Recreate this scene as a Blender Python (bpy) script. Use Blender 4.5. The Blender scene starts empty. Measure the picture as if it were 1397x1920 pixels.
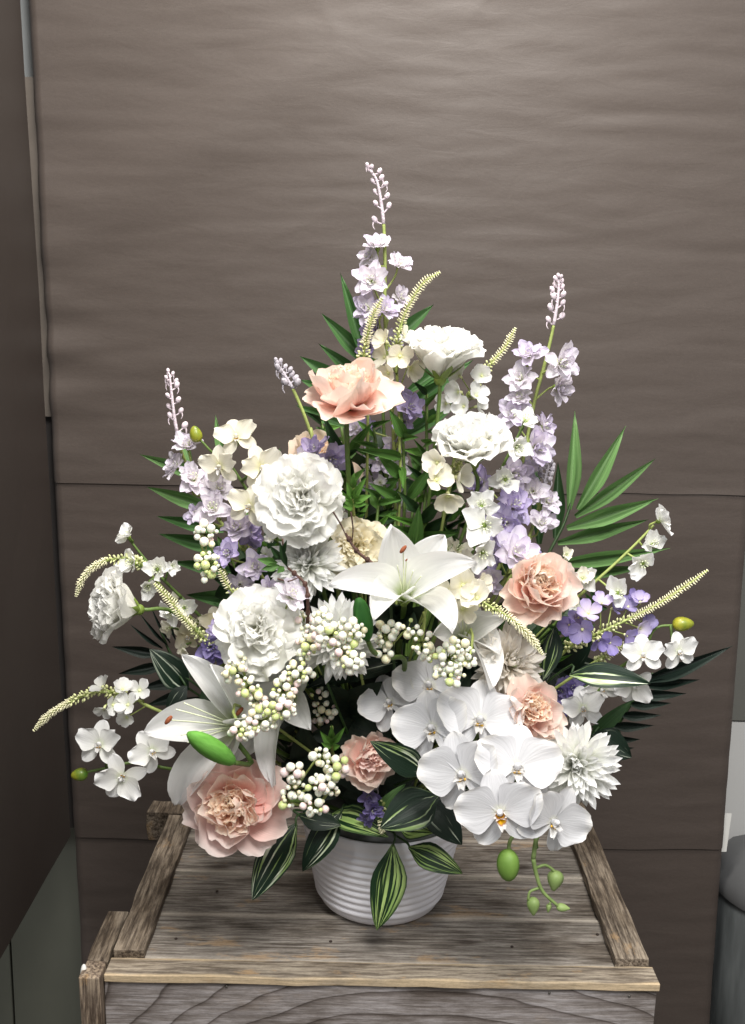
import bpy, math, random
import numpy as np
from mathutils import Vector, Matrix, noise

random.seed(7)
SC = bpy.context.scene
COL = SC.collection
R_ = math.radians

# ------------------------------------------------------------------ camera
CAM_H, PITCH, ROLL, FPX = 0.72, R_(10.76), R_(1.0), 2000.0
cam_rot = Matrix.Rotation(math.pi / 2 - PITCH, 3, 'X') @ Matrix.Rotation(ROLL, 3, 'Z')
CAM = Vector((0, 0, CAM_H))
cd = bpy.data.cameras.new('camera'); cam = bpy.data.objects.new('camera', cd)
COL.objects.link(cam); SC.camera = cam
cam.matrix_world = Matrix.Translation(CAM) @ cam_rot.to_4x4()
cd.sensor_fit = 'VERTICAL'; cd.sensor_height = 36.0; cd.lens = 36.0 * FPX / 1920.0
cd.clip_start = 0.02; cd.clip_end = 50

# ------------------------------------------------------------------ light
SC.view_settings.view_transform = 'Standard'; SC.view_settings.look = 'None'
SC.view_settings.exposure = 0.09; SC.view_settings.gamma = 1.0
w = bpy.data.worlds.new('World'); SC.world = w; w.use_nodes = True
bgn = w.node_tree.nodes['Background']
bgn.inputs[0].default_value = (0.98, 0.96, 0.96, 1); bgn.inputs[1].default_value = 0.40
def lamp(name, loc, target, size, power, col, kind='AREA', spot=90, blend=.6):
    l = bpy.data.lights.new(name, kind); o = bpy.data.objects.new(name, l); COL.objects.link(o)
    o.location = loc
    o.rotation_euler = (Vector(target) - Vector(loc)).to_track_quat('-Z', 'Y').to_euler()
    l.energy = power; l.color = col
    if kind == 'AREA':
        l.shape = 'DISK'; l.size = size
    else:
        l.shadow_soft_size = size
        if kind == 'SPOT': l.spot_size = R_(spot); l.spot_blend = blend
    return o
lamp('ceiling_spot', (0.02, 1.06, 1.86), (0.0, 1.30, 0.45), 0.16, 84, (1.0, 0.94, 0.87), 'SPOT', 130, .9)
lamp('front_fill_light', (0.30, -0.05, 2.0), (0.0, 1.2, 0.25), 0.8, 52, (1.0, 0.975, 0.94))  # added fill that brightens the flower fronts
lamp('left_fill_light', (-0.80, -0.2, 1.5), (0.0, 1.2, 0.1), 0.5, 17, (0.93, 0.96, 1.0))  # added cool fill from the left front

# ------------------------------------------------------------------ helpers
def at(px, py, Y):
    """a point of the place at distance Y behind the camera's foot, seen from it in the direction px, py"""
    d = cam_rot @ Vector(((px - 698.5) / FPX, -(py - 960) / FPX, -1))
    return CAM + d * (Y / d.y)
def mpp(py, Y):
    d = cam_rot @ Vector((0, -(py - 960) / FPX, -1))
    return (Y / d.y) / FPX
def cv(fx, fy, fz=1.0):
    return (cam_rot @ Vector((fx, fy, fz))).normalized()
def s2l(c):
    c = c / 255.0
    return c / 12.92 if c <= .04045 else ((c + .055) / 1.055) ** 2.4
def rgb(r, g, b): return (s2l(r), s2l(g), s2l(b), 1)

WM = {}
def thing(name, label, cat, loc, group=None):
    o = bpy.data.objects.new(name, None); COL.objects.link(o)
    o.location = loc; o.empty_display_size = .02
    o['label'] = label; o['category'] = cat
    if group: o['group'] = group
    WM[o.name] = Matrix.Translation(loc)
    return o
def put(name, mesh, parent=None, M=None, mat=None, label=None, kind=None):
    o = bpy.data.objects.new(name, mesh); COL.objects.link(o)
    if M is None: M = Matrix.Identity(4)
    WM[o.name] = M
    if parent is not None:
        o.parent = parent; o.matrix_basis = WM[parent.name].inverted() @ M
    else:
        o.matrix_basis = M
    if mat is not None:
        if len(mesh.materials) == 0: mesh.materials.append(mat)
        elif mesh.materials[0] != mat:
            o.material_slots[0].link = 'OBJECT'; o.material_slots[0].material = mat
    if label: o['label'] = label
    if kind: o['kind'] = kind
    return o

class MB:
    def __init__(s): s.v = []; s.f = []; s.uv = []; s.mi = []
    def add(s, V, F, M=None, uv=None, mi=0):
        b = len(s.v)
        for p in V:
            p = Vector(p)
            s.v.append(tuple(M @ p) if M is not None else tuple(p))
        s.uv += list(uv) if uv is not None else [(0.5, 0.5)] * len(V)
        for f in F: s.f.append(tuple(i + b for i in f)); s.mi.append(mi)
        return s
    def ell(s, c, r, axis=None, ln=None, seg=8, rings=5, mi=0):
        V, F, U = [], [], []
        M = Matrix.Translation(c)
        if axis is not None: M = M @ Vector(axis).to_track_quat('Z', 'Y').to_matrix().to_4x4()
        ln = ln or r
        V.append((0, 0, -ln)); U.append((.5, 0))
        for i in range(1, rings):
            a = math.pi * i / rings
            for j in range(seg):
                t = 2 * math.pi * j / seg
                V.append((r * math.sin(a) * math.cos(t), r * math.sin(a) * math.sin(t), -ln * math.cos(a))); U.append((j / seg, i / rings))
        V.append((0, 0, ln)); U.append((.5, 1)); n = len(V) - 1
        for j in range(seg):
            k = (j + 1) % seg
            F.append((0, 1 + k, 1 + j)); F.append((n, n - seg + j, n - seg + k))
            for i in range(rings - 2):
                a = 1 + i * seg; F.append((a + j, a + k, a + seg + k, a + seg + j))
        return s.add(V, F, M, U, mi)
    def tube(s, pts, r0, r1=None, seg=6, mi=0, smooth=4):
        r1 = r0 if r1 is None else r1
        P = catmull(pts, smooth) if len(pts) > 2 else [Vector(p) for p in pts]
        n = len(P); V, F, U = [], [], []
        up = None
        for i, p in enumerate(P):
            t = (P[min(i + 1, n - 1)] - P[max(i - 1, 0)])
            t = t.normalized() if t.length > 1e-9 else Vector((0, 0, 1))
            if up is None: up = t.orthogonal().normalized()
            up = (up - t * up.dot(t)); up = up.normalized() if up.length > 1e-6 else t.orthogonal().normalized()
            b = t.cross(up); r = r0 + (r1 - r0) * i / (n - 1)
            for j in range(seg):
                a = 2 * math.pi * j / seg
                V.append(p + (up * math.cos(a) + b * math.sin(a)) * r); U.append((j / seg, i / (n - 1)))
        for i in range(n - 1):
            for j in range(seg):
                k = (j + 1) % seg
                F.append((i * seg + j, i * seg + k, (i + 1) * seg + k, (i + 1) * seg + j))
        F.append(tuple(range(seg))[::-1]); F.append(tuple((n - 1) * seg + j for j in range(seg)))
        return s.add(V, F, None, U, mi)
    def mesh(s, name, mats=(), smooth=True):
        me = bpy.data.meshes.new(name); me.from_pydata(s.v, [], s.f); me.update()
        uvl = me.uv_layers.new(name='UVMap')
        li = np.empty(len(me.loops), dtype=np.int32); me.loops.foreach_get('vertex_index', li)
        uvl.data.foreach_set('uv', np.array(s.uv, dtype=np.float32)[li].ravel())
        for m in mats: me.materials.append(m)
        me.polygons.foreach_set('material_index', np.array(s.mi, dtype=np.int32))
        me.polygons.foreach_set('use_smooth', np.full(len(s.f), smooth))
        me.update()
        return me
def catmull(pts, k=4):
    P = [Vector(p) for p in pts]; P = [P[0] * 2 - P[1]] + P + [P[-1] * 2 - P[-2]]
    out = []
    for i in range(1, len(P) - 2):
        a, b, c, d = P[i - 1:i + 3]
        for j in range(k):
            t = j / k
            out.append(.5 * ((2 * b) + (c - a) * t + (2 * a - 5 * b + 4 * c - d) * t * t + (3 * b - a - 3 * c + d) * t ** 3))
    out.append(P[-2]); return out
def frame(loc, n, roll=0, s=1.0, upref=None):
    n = Vector(n).normalized(); u = upref or cv(0, 1, 0)
    u = u - n * u.dot(n)
    if u.length < 1e-3: u = cv(0, 0, 1) - n * cv(0, 0, 1).dot(n)
    u.normalize(); x = u.cross(n)
    M = Matrix((x, u, n)).transposed().to_4x4()
    return Matrix.Translation(loc) @ M @ Matrix.Rotation(roll, 4, 'Z') @ Matrix.Scale(s, 4)

# parametric petal / leaf: unit length along +Y, upper face +Z
def petal_mesh(name, W=.7, base=.2, vm=.6, q=2.0, r=2.0, bend=.3, bp=1.0, cup=.2, fold=0, ruf=0., rf=3, jag=0., jf=5,
               nu=6, nv=8, twist=0., chord=False, seed=0, asym=0., thick=0, notch=0., fan=0., fp=2.6, nar=.22):
    rs = random.Random(seed); ph = rs.random() * 6.28; ph2 = rs.random() * 6.28
    jit = lambda a: a * (1 + rs.uniform(-.15, .15))
    bend = jit(bend); cup = jit(cup); so = rs.random() * 50
    vs = [1 - (1 - i / nv) ** 1.35 for i in range(nv + 1)]
    cy = cz = 0; C = [(0, 0, 0)]; last = 0
    for i in range(1, nv + 1):
        vmid = (vs[i] + vs[i - 1]) / 2; a = bend * vmid ** bp; d = vs[i] - vs[i - 1]
        cy += math.cos(a) * d; cz += math.sin(a) * d; C.append((cy, cz, bend * vs[i] ** bp))
    V, F, U = [], [], []
    if fan:
        # broad petal: every column of the mesh runs out to its own point of the rounded, frilled rim
        T = [(0., 0.)]; K = 48
        for i in range(K):
            a = bend * ((i + .5) / K) ** bp; T.append((T[-1][0] + math.cos(a) / K, T[-1][1] + math.sin(a) / K))
        for i in range(nv + 1):
            v = i / nv
            ww = base + (1 - base) * math.sin(math.pi / 2 * min(1, v / vm)) ** 1.3
            if v > vm: ww *= 1 - nar * ((v - vm) / (1 - vm)) ** 2
            ww *= W / 2
            for j in range(nu + 1):
                u = -1 + 2 * j / nu
                ln = 1 - fan * abs(u) ** fp + jag * (noise.noise(Vector((u * jf, so, 0))) + .5 * noise.noise(Vector((u * jf * 2.3, so, 4)))) - notch * max(0, 1 - abs(u) * 3)
                sv = v * ln; k = min(K - 1e-6, sv * K); k0 = min(int(k), K - 1); f = k - k0
                cy0 = T[k0][0] + (T[k0 + 1][0] - T[k0][0]) * f; cz0 = T[k0][1] + (T[k0 + 1][1] - T[k0][1]) * f
                if sv > 1: cy0 = T[K][0] + math.cos(bend) * (sv - 1); cz0 = T[K][1] + math.sin(bend) * (sv - 1)
                a = bend * sv ** bp
                off = cup * ww * u * u * 1.2 + ruf * math.sin(rf * math.pi * u * .5 + ph + 1.5 * v) * v * v + ruf * .75 * math.sin(rf * 2.3 * u + ph2) * v ** 5
                x = u * ww * (1 - .35 * abs(cup) * u * u)
                V.append([x, cy0 - off * math.sin(a), cz0 + off * math.cos(a)]); U.append(((u + 1) / 2, v))
    for i, v in enumerate(vs):
        if fan: break
        if v < vm: ww = base + (1 - base) * math.sin(math.pi / 2 * v / vm) ** 1.3
        else: ww = max(0, 1 - ((v - vm) / (1 - vm)) ** q) ** (1 / r)
        ww = max(ww, .015) * W / 2
        y0, z0, a = C[i]
        for j in range(nu + 1):
            u = -1 + 2 * j / nu
            off = cup * ww * u * u * 1.2 + fold * ww * abs(u) + ruf * math.sin(rf * math.pi * u * .5 + ph + 1.5 * v) * v * v
            off += ruf * .6 * math.sin(rf * 2.3 * u + ph2) * v ** 4
            off += twist * u * ww * v
            x = u * ww * (1 - .35 * abs(cup) * u * u) + asym * math.sin(v * math.pi)
            e = 0
            if jag: e = jag * (noise.noise(Vector((u * jf, so, 0))) + .5 * noise.noise(Vector((u * jf * 2.3, so, 4)))) * v ** 4
            e -= notch * max(0, 1 - abs(u) * 2.5) * v ** 6
            if chord is False or True:
                yy = y0 + e * math.cos(a) - off * math.sin(a); zz = z0 + e * math.sin(a) + off * math.cos(a)
            V.append([x, yy, zz]); U.append(((u + 1) / 2, v))
    if chord:
        L = math.hypot(C[-1][0], C[-1][1]); an = math.atan2(C[-1][1], C[-1][0]); ca, sa = math.cos(-an), math.sin(-an)
        for p in V:
            y, z = p[1] / L, p[2] / L; p[1] = y * ca - z * sa; p[2] = y * sa + z * ca
    for i in range(nv):
        for j in range(nu):
            a = i * (nu + 1) + j; F.append((a, a + 1, a + nu + 2, a + nu + 1))
    mb = MB(); mb.add(V, F, None, U)
    if thick:
        n = len(V); mb.add([(p[0], p[1], p[2] - thick) for p in V], [f[::-1] for f in F], None, U)
        rim = [j for j in range(nu + 1)] + [(i) * (nu + 1) + nu for i in range(1, nv + 1)] + [nv * (nu + 1) + j for j in range(nu - 1, -1, -1)] + [i * (nu + 1) for i in range(nv - 1, 0, -1)]
        for k in range(len(rim)):
            a, b = rim[k], rim[(k + 1) % len(rim)]; mb.f.append((b, a, a + n, b + n)); mb.mi.append(0)
    return mb.mesh(name)
PC = {}
def pm(key, var=4, **kw):
    """one of a few variants of a petal shape, made once and shared"""
    if key not in PC: PC[key] = [petal_mesh(key, seed=hash_(key) + i * 17, **kw) for i in range(var)]
    return random.choice(PC[key])
def hash_(s): return sum(ord(c) * (i + 3) for i, c in enumerate(s)) % 997
def span(P, Q, n, w=1.0):
    """frame that carries a chord-normalised petal from P to Q with its upper face towards n"""
    y = (Q - P); L = y.length; y.normalize(); z = (n - y * n.dot(y)).normalized(); x = y.cross(z)
    M = Matrix((x, y, z)).transposed().to_4x4()
    return Matrix.Translation(P) @ M @ Matrix.Diagonal((L * w, L, L, 1))

# ------------------------------------------------------------------ materials
def nt(name):
    m = bpy.data.materials.new(name); m.use_nodes = True; t = m.node_tree; t.nodes.clear()
    return m, t, t.nodes.new('ShaderNodeOutputMaterial')
def N(t, typ, **kw):
    n = t.nodes.new(typ)
    for k, v in kw.items(): setattr(n, k, v)
    return n
def ramp(t, stops, interp='LINEAR'):
    r = N(t, 'ShaderNodeValToRGB'); r.color_ramp.interpolation = interp
    e = r.color_ramp.elements
    while len(e) < len(stops): e.new(.5)
    for i, (p, c) in enumerate(stops): e[i].position = p; e[i].color = c
    return r
def mapping(t, src, scale, loc=None):
    mp = N(t, 'ShaderNodeMapping'); mp.inputs['Scale'].default_value = scale
    t.links.new(src, mp.inputs['Vector'])
    if loc is not None: t.links.new(loc, mp.inputs['Location'])
    return mp.outputs[0]
def rnd_vec(t, k=30):
    oi = N(t, 'ShaderNodeObjectInfo'); m = N(t, 'ShaderNodeVectorMath', operation='SCALE')
    cb = N(t, 'ShaderNodeCombineXYZ')
    for i in range(3): t.links.new(oi.outputs['Random'], cb.inputs[i])
    t.links.new(cb.outputs[0], m.inputs[0]); m.inputs['Scale'].default_value = k
    return m.outputs[0], oi.outputs['Random']
def mixc(t, fac, a, b, mode='MIX'):
    m = N(t, 'ShaderNodeMix', data_type='RGBA', blend_type=mode)
    for s, v in ((m.inputs[0], fac), (m.inputs[6], a), (m.inputs[7], b)):
        if hasattr(v, 'is_linked') or isinstance(v, bpy.types.NodeSocket): t.links.new(v, s)
        else: s.default_value = v
    return m.outputs[2]
def mth(t, op, a, b=None, clamp=False):
    m = N(t, 'ShaderNodeMath', operation=op, use_clamp=clamp)
    for i, v in enumerate((a, b)):
        if v is None: continue
        if isinstance(v, bpy.types.NodeSocket): t.links.new(v, m.inputs[i])
        else: m.inputs[i].default_value = v
    return m.outputs[0]

def petal_mat(name, stops, edge=None, trans=.36, vein=.12, rough=.62, var=.05, bump=.25, vs=26):
    m, t, out = nt(name); L = t.links
    uv = N(t, 'ShaderNodeUVMap'); sp = N(t, 'ShaderNodeSeparateXYZ'); L.new(uv.outputs[0], sp.inputs[0])
    loc, rnd = rnd_vec(t)
    nz = N(t, 'ShaderNodeTexNoise'); nz.inputs['Scale'].default_value = 3; L.new(mapping(t, uv.outputs[0], (1, 1, 1), loc), nz.inputs[0])
    v = mth(t, 'ADD', sp.outputs[1], mth(t, 'MULTIPLY', mth(t, 'SUBTRACT', nz.outputs[0], .5), .22))
    col = ramp(t, stops); L.new(v, col.inputs[0]); c = col.outputs[0]
    if edge:
        u = mth(t, 'ABSOLUTE', mth(t, 'SUBTRACT', sp.outputs[0], .5))
        e = mth(t, 'MULTIPLY', mth(t, 'POWER', mth(t, 'MULTIPLY', u, 2.0), 3.0), sp.outputs[1], True)
        e = mth(t, 'MAXIMUM', e, mth(t, 'POWER', sp.outputs[1], 6.0))
        c = mixc(t, mth(t, 'MULTIPLY', e, edge[3]), c, tuple(edge[:3]) + (1,))
    vn = N(t, 'ShaderNodeTexNoise'); vn.inputs['Scale'].default_value = 1; vn.inputs['Detail'].default_value = 3
    L.new(mapping(t, uv.outputs[0], (vs, 1.6, 1), loc), vn.inputs[0])
    vr = ramp(t, [(.3, (1 - vein,) * 3 + (1,)), (.65, (1, 1, 1, 1))]); L.new(vn.outputs[0], vr.inputs[0])
    c = mixc(t, 1.0, c, vr.outputs[0], 'MULTIPLY')
    hv = N(t, 'ShaderNodeHueSaturation'); L.new(c, hv.inputs['Color'])
    L.new(mth(t, 'ADD', mth(t, 'MULTIPLY', rnd, var * 2), 1 - var), hv.inputs['Value'])
    L.new(mth(t, 'ADD', mth(t, 'MULTIPLY', rnd, .3), .8), hv.inputs['Saturation'])
    p = N(t, 'ShaderNodeBsdfPrincipled'); L.new(hv.outputs[0], p.inputs['Base Color'])
    p.inputs['Roughness'].default_value = rough; p.inputs['Specular IOR Level'].default_value = .25
    fine = N(t, 'ShaderNodeTexNoise'); fine.inputs['Scale'].default_value = 2200
    tc = N(t, 'ShaderNodeTexCoord'); L.new(tc.outputs['Object'], fine.inputs[0])
    b = N(t, 'ShaderNodeBump'); b.inputs['Strength'].default_value = bump; b.inputs['Distance'].default_value = .0012
    L.new(vn.outputs[0], b.inputs['Height']); L.new(b.outputs[0], p.inputs['Normal'])
    tr = N(t, 'ShaderNodeBsdfTranslucent'); L.new(hv.outputs[0], tr.inputs[0]); L.new(b.outputs[0], tr.inputs[1])
    mx = N(t, 'ShaderNodeMixShader'); mx.inputs[0].default_value = trans
    L.new(p.outputs[0], mx.inputs[1]); L.new(tr.outputs[0], mx.inputs[2]); L.new(mx.outputs[0], out.inputs[0])
    return m
def plain(name, c, rough=.5, var=.12, nscale=60, bump=.1, spec=.4, c2=None, metal=0, sss=0, coat=0, stretch=(1, 1, 1), bd=.002):
    m, t, out = nt(name); L = t.links
    tc = N(t, 'ShaderNodeTexCoord'); loc, rnd = rnd_vec(t, 3)
    nz = N(t, 'ShaderNodeTexNoise'); nz.inputs['Scale'].default_value = nscale; nz.inputs['Detail'].default_value = 4
    L.new(mapping(t, tc.outputs['Object'], stretch, loc), nz.inputs[0])
    c2 = c2 or tuple(x * (1 - var * 2) for x in c[:3]) + (1,)
    r = ramp(t, [(.3, c2), (.7, c)]); L.new(nz.outputs[0], r.inputs[0])
    hv = N(t, 'ShaderNodeHueSaturation'); L.new(r.outputs[0], hv.inputs['Color'])
    L.new(mth(t, 'ADD', mth(t, 'MULTIPLY', rnd, var * 2), 1 - var), hv.inputs['Value'])
    p = N(t, 'ShaderNodeBsdfPrincipled'); L.new(hv.outputs[0], p.inputs['Base Color'])
    p.inputs['Roughness'].default_value = rough; p.inputs['Specular IOR Level'].default_value = spec
    p.inputs['Metallic'].default_value = metal; p.inputs['Coat Weight'].default_value = coat
    if sss:
        p.inputs['Subsurface Weight'].default_value = sss; p.inputs['Subsurface Scale'].default_value = .003
    b = N(t, 'ShaderNodeBump'); b.inputs['Strength'].default_value = bump; b.inputs['Distance'].default_value = bd
    L.new(nz.outputs[0], b.inputs['Height']); L.new(b.outputs[0], p.inputs['Normal']); L.new(p.outputs[0], out.inputs[0])
    return m
def leaf_mat(name, dark, light, thr=(.55, .62), k=9, amt=1.0, rough=.42, trans=.12, mid=None, spec=.3):
    m, t, out = nt(name); L = t.links
    uv = N(t, 'ShaderNodeUVMap'); loc, rnd = rnd_vec(t, 20)
    sp = N(t, 'ShaderNodeSeparateXYZ'); L.new(uv.outputs[0], sp.inputs[0])
    # stripes fan from the base and converge on the tip: stretch u by the local width
    nz = N(t, 'ShaderNodeTexNoise'); nz.inputs['Scale'].default_value = 1; nz.inputs['Detail'].default_value = 2.5
    L.new(mapping(t, uv.outputs[0], (k, .9, 1), loc), nz.inputs[0])
    r = ramp(t, [(thr[0], (0, 0, 0, 1)), (thr[1], (1, 1, 1, 1))]); L.new(nz.outputs[0], r.inputs[0])
    n2 = N(t, 'ShaderNodeTexNoise'); n2.inputs['Scale'].default_value = 2.2; L.new(mapping(t, uv.outputs[0], (2, 1, 1), loc), n2.inputs[0])
    mid = mid or tuple((dark[i] * .45 + light[i] * .55) for i in range(3)) + (1,)
    lr = ramp(t, [(.42, mid), (.6, light)]); L.new(n2.outputs[0], lr.inputs[0])
    ed = mth(t, 'SUBTRACT', 1.0, mth(t, 'POWER', mth(t, 'MULTIPLY', mth(t, 'ABSOLUTE', mth(t, 'SUBTRACT', sp.outputs[0], .5)), 2.0), 5.0), True)
    fac = mth(t, 'MULTIPLY', mth(t, 'MULTIPLY', r.outputs[0], ed), amt, True)
    vn = N(t, 'ShaderNodeTexNoise'); vn.inputs['Scale'].default_value = 1; vn.inputs['Detail'].default_value = 3
    L.new(mapping(t, uv.outputs[0], (34, 2, 1), loc), vn.inputs[0])
    dk = ramp(t, [(.3, tuple(x * .65 for x in dark[:3]) + (1,)), (.7, tuple(x * 1.25 for x in dark[:3]) + (1,))]); L.new(vn.outputs[0], dk.inputs[0])
    c = mixc(t, fac, dk.outputs[0], lr.outputs[0])
    hv = N(t, 'ShaderNodeHueSaturation'); L.new(c, hv.inputs['Color']); L.new(mth(t, 'ADD', mth(t, 'MULTIPLY', rnd, .4), .8), hv.inputs['Value'])
    p = N(t, 'ShaderNodeBsdfPrincipled'); L.new(hv.outputs[0], p.inputs['Base Color'])
    p.inputs['Roughness'].default_value = rough; p.inputs['Specular IOR Level'].default_value = spec
    b = N(t, 'ShaderNodeBump'); b.inputs['Strength'].default_value = .35; b.inputs['Distance'].default_value = .001
    L.new(vn.outputs[0], b.inputs['Height']); L.new(b.outputs[0], p.inputs['Normal'])
    tr = N(t, 'ShaderNodeBsdfTranslucent'); L.new(hv.outputs[0], tr.inputs[0])
    mx = N(t, 'ShaderNodeMixShader'); mx.inputs[0].default_value = trans
    L.new(p.outputs[0], mx.inputs[1]); L.new(tr.outputs[0], mx.inputs[2]); L.new(mx.outputs[0], out.inputs[0])
    return m

def wood_mat(name, lo, mid, hi, grain=55, warm=.4, cathedral=0.0, axis=0, edge=0., ecol=None, fine=.5, along=4.5):
    m, t, out = nt(name); L = t.links
    tc = N(t, 'ShaderNodeTexCoord'); loc, rnd = rnd_vec(t, 9)
    st = [60, 60, 60]; st[axis] = along
    o = tc.outputs['Object']
    wob = N(t, 'ShaderNodeTexNoise'); wob.inputs['Scale'].default_value = 1; wob.inputs['Detail'].default_value = 2
    ws = [9, 9, 9]; ws[axis] = 2.2
    L.new(mapping(t, o, tuple(ws), loc), wob.inputs[0])
    n1 = N(t, 'ShaderNodeTexNoise'); n1.inputs['Scale'].default_value = grain / 14; n1.inputs['Detail'].default_value = 8; n1.inputs['Roughness'].default_value = .68
    add = N(t, 'ShaderNodeVectorMath', operation='ADD'); L.new(mapping(t, o, tuple(st), loc), add.inputs[0])
    sc = N(t, 'ShaderNodeVectorMath', operation='SCALE'); L.new(wob.outputs['Color'], sc.inputs[0]); sc.inputs['Scale'].default_value = .9; L.new(sc.outputs[0], add.inputs[1])
    L.new(add.outputs[0], n1.inputs[0])
    r1 = ramp(t, [(.40, lo), (.5, mid), (.60, hi)]); L.new(n1.outputs[0], r1.inputs[0])
    # weather stains, broad
    n2 = N(t, 'ShaderNodeTexNoise'); n2.inputs['Scale'].default_value = 1; n2.inputs['Detail'].default_value = 5; n2.inputs['Roughness'].default_value = .62
    s2 = [17, 17, 17]; s2[axis] = 7
    L.new(mapping(t, o, tuple(s2), loc), n2.inputs[0])
    r2 = ramp(t, [(.38, (.46, .42, .38, 1)), (.52, (1, 1, 1, 1))]); L.new(n2.outputs[0], r2.inputs[0])
    c = mixc(t, .85, r1.outputs[0], r2.outputs[0], 'MULTIPLY')
    # warm tan patches over the grey
    n3 = N(t, 'ShaderNodeTexNoise'); n3.inputs['Scale'].default_value = 1; n3.inputs['Detail'].default_value = 6; n3.inputs['Roughness'].default_value = .7
    s3 = [17, 17, 17]; s3[axis] = 7
    L.new(mapping(t, o, tuple(s3), loc), n3.inputs[0])
    r3 = ramp(t, [(.585, (0, 0, 0, 1)), (.64, (1, 1, 1, 1))]); L.new(n3.outputs[0], r3.inputs[0])
    c = mixc(t, mth(t, 'MULTIPLY', r3.outputs[0], warm), c, rgb(176, 146, 108))
    h = n1.outputs[0]
    if cathedral:
        # long arches of a flat-sawn board: rings round a far-off pith, squeezed along the grain
        cs = [30, 30, 30]; cs[axis] = 13
        a2 = N(t, 'ShaderNodeVectorMath', operation='ADD'); mp = mapping(t, o, tuple(cs)); mp.node.inputs['Location'].default_value = (-1.7, 0, .9); L.new(mp, a2.inputs[0])
        s4 = N(t, 'ShaderNodeVectorMath', operation='SCALE'); L.new(wob.outputs['Color'], s4.inputs[0]); s4.inputs['Scale'].default_value = 1.8; L.new(s4.outputs[0], a2.inputs[1])
        wv = N(t, 'ShaderNodeTexWave', wave_type='RINGS', rings_direction='SPHERICAL', wave_profile='SAW')
        wv.inputs['Scale'].default_value = .55; wv.inputs['Distortion'].default_value = 1.8; wv.inputs['Detail'].default_value = 3; wv.inputs['Detail Scale'].default_value = .9; wv.inputs['Detail Roughness'].default_value = .6
        L.new(a2.outputs[0], wv.inputs[0])
        r4 = ramp(t, [(.0, (1, 1, 1, 1)), (.62, (.86, .85, .84, 1)), (.80, (.62, .59, .57, 1)), (.88, (.26, .23, .21, 1)), (.91, (.9, .9, .9, 1)), (1, (1, 1, 1, 1))]); L.new(wv.outputs[0], r4.inputs[0])
        c = mixc(t, cathedral, c, r4.outputs[0], 'MULTIPLY')
        h = mth(t, 'SUBTRACT', h, mth(t, 'MULTIPLY', wv.outputs[0], .25))
    # fine dark checks
    n5 = N(t, 'ShaderNodeTexNoise'); n5.inputs['Scale'].default_value = 1; n5.inputs['Detail'].default_value = 4
    s5 = [330, 330, 330]; s5[axis] = 16
    L.new(mapping(t, o, tuple(s5), loc), n5.inputs[0])
    r5 = ramp(t, [(.36, (.34, .3, .27, 1)), (.44, (1, 1, 1, 1))]); L.new(n5.outputs[0], r5.inputs[0])
    c = mixc(t, .25 if cathedral else .7, c, r5.outputs[0], 'MULTIPLY')
    # knots: a few dark rounded spots
    vo = N(t, 'ShaderNodeTexVoronoi'); s7 = [15, 15, 15]; s7[axis] = 5.5; L.new(mapping(t, o, tuple(s7), loc), vo.inputs[0]); vo.inputs['Scale'].default_value = 1
    r7 = ramp(t, [(.05, (.3, .25, .22, 1)), (.13, (1, 1, 1, 1))]); L.new(vo.outputs['Distance'], r7.inputs[0])
    c = mixc(t, .7, c, r7.outputs[0], 'MULTIPLY')
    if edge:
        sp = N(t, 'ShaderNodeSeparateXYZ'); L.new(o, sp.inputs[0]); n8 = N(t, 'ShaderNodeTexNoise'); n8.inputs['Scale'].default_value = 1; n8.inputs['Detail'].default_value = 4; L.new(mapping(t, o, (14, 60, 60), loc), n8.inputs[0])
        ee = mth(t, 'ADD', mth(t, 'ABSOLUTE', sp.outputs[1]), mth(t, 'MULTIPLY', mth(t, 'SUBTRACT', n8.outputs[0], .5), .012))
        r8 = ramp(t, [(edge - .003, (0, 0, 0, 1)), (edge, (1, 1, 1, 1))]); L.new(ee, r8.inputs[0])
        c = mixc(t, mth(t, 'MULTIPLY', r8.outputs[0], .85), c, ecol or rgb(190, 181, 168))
    ng = N(t, 'ShaderNodeTexNoise'); ng.inputs['Scale'].default_value = 1; ng.inputs['Detail'].default_value = 3; ng.inputs['Roughness'].default_value = .8
    s9 = [520, 520, 520]; s9[axis] = 210; L.new(mapping(t, o, tuple(s9), loc), ng.inputs[0])
    rg = ramp(t, [(.33, (.70, .69, .68, 1)), (.5, (1, 1, 1, 1)), (.68, (1.25, 1.24, 1.22, 1))]); L.new(ng.outputs[0], rg.inputs[0])
    c = mixc(t, fine, c, rg.outputs[0], 'MULTIPLY')
    hv = N(t, 'ShaderNodeHueSaturation'); L.new(c, hv.inputs['Color']); L.new(mth(t, 'ADD', mth(t, 'MULTIPLY', rnd, .3), .85), hv.inputs['Value'])
    p = N(t, 'ShaderNodeBsdfPrincipled'); L.new(hv.outputs[0], p.inputs['Base Color']); p.inputs['Roughness'].default_value = .78; p.inputs['Specular IOR Level'].default_value = .3
    b = N(t, 'ShaderNodeBump'); b.inputs['Strength'].default_value = .5; b.inputs['Distance'].default_value = .002
    hh = mth(t, 'ADD', h, mth(t, 'MULTIPLY', n5.outputs[0], .5)); L.new(hh, b.inputs['Height']); L.new(b.outputs[0], p.inputs['Normal'])
    L.new(p.outputs[0], out.inputs[0])
    return m

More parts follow.
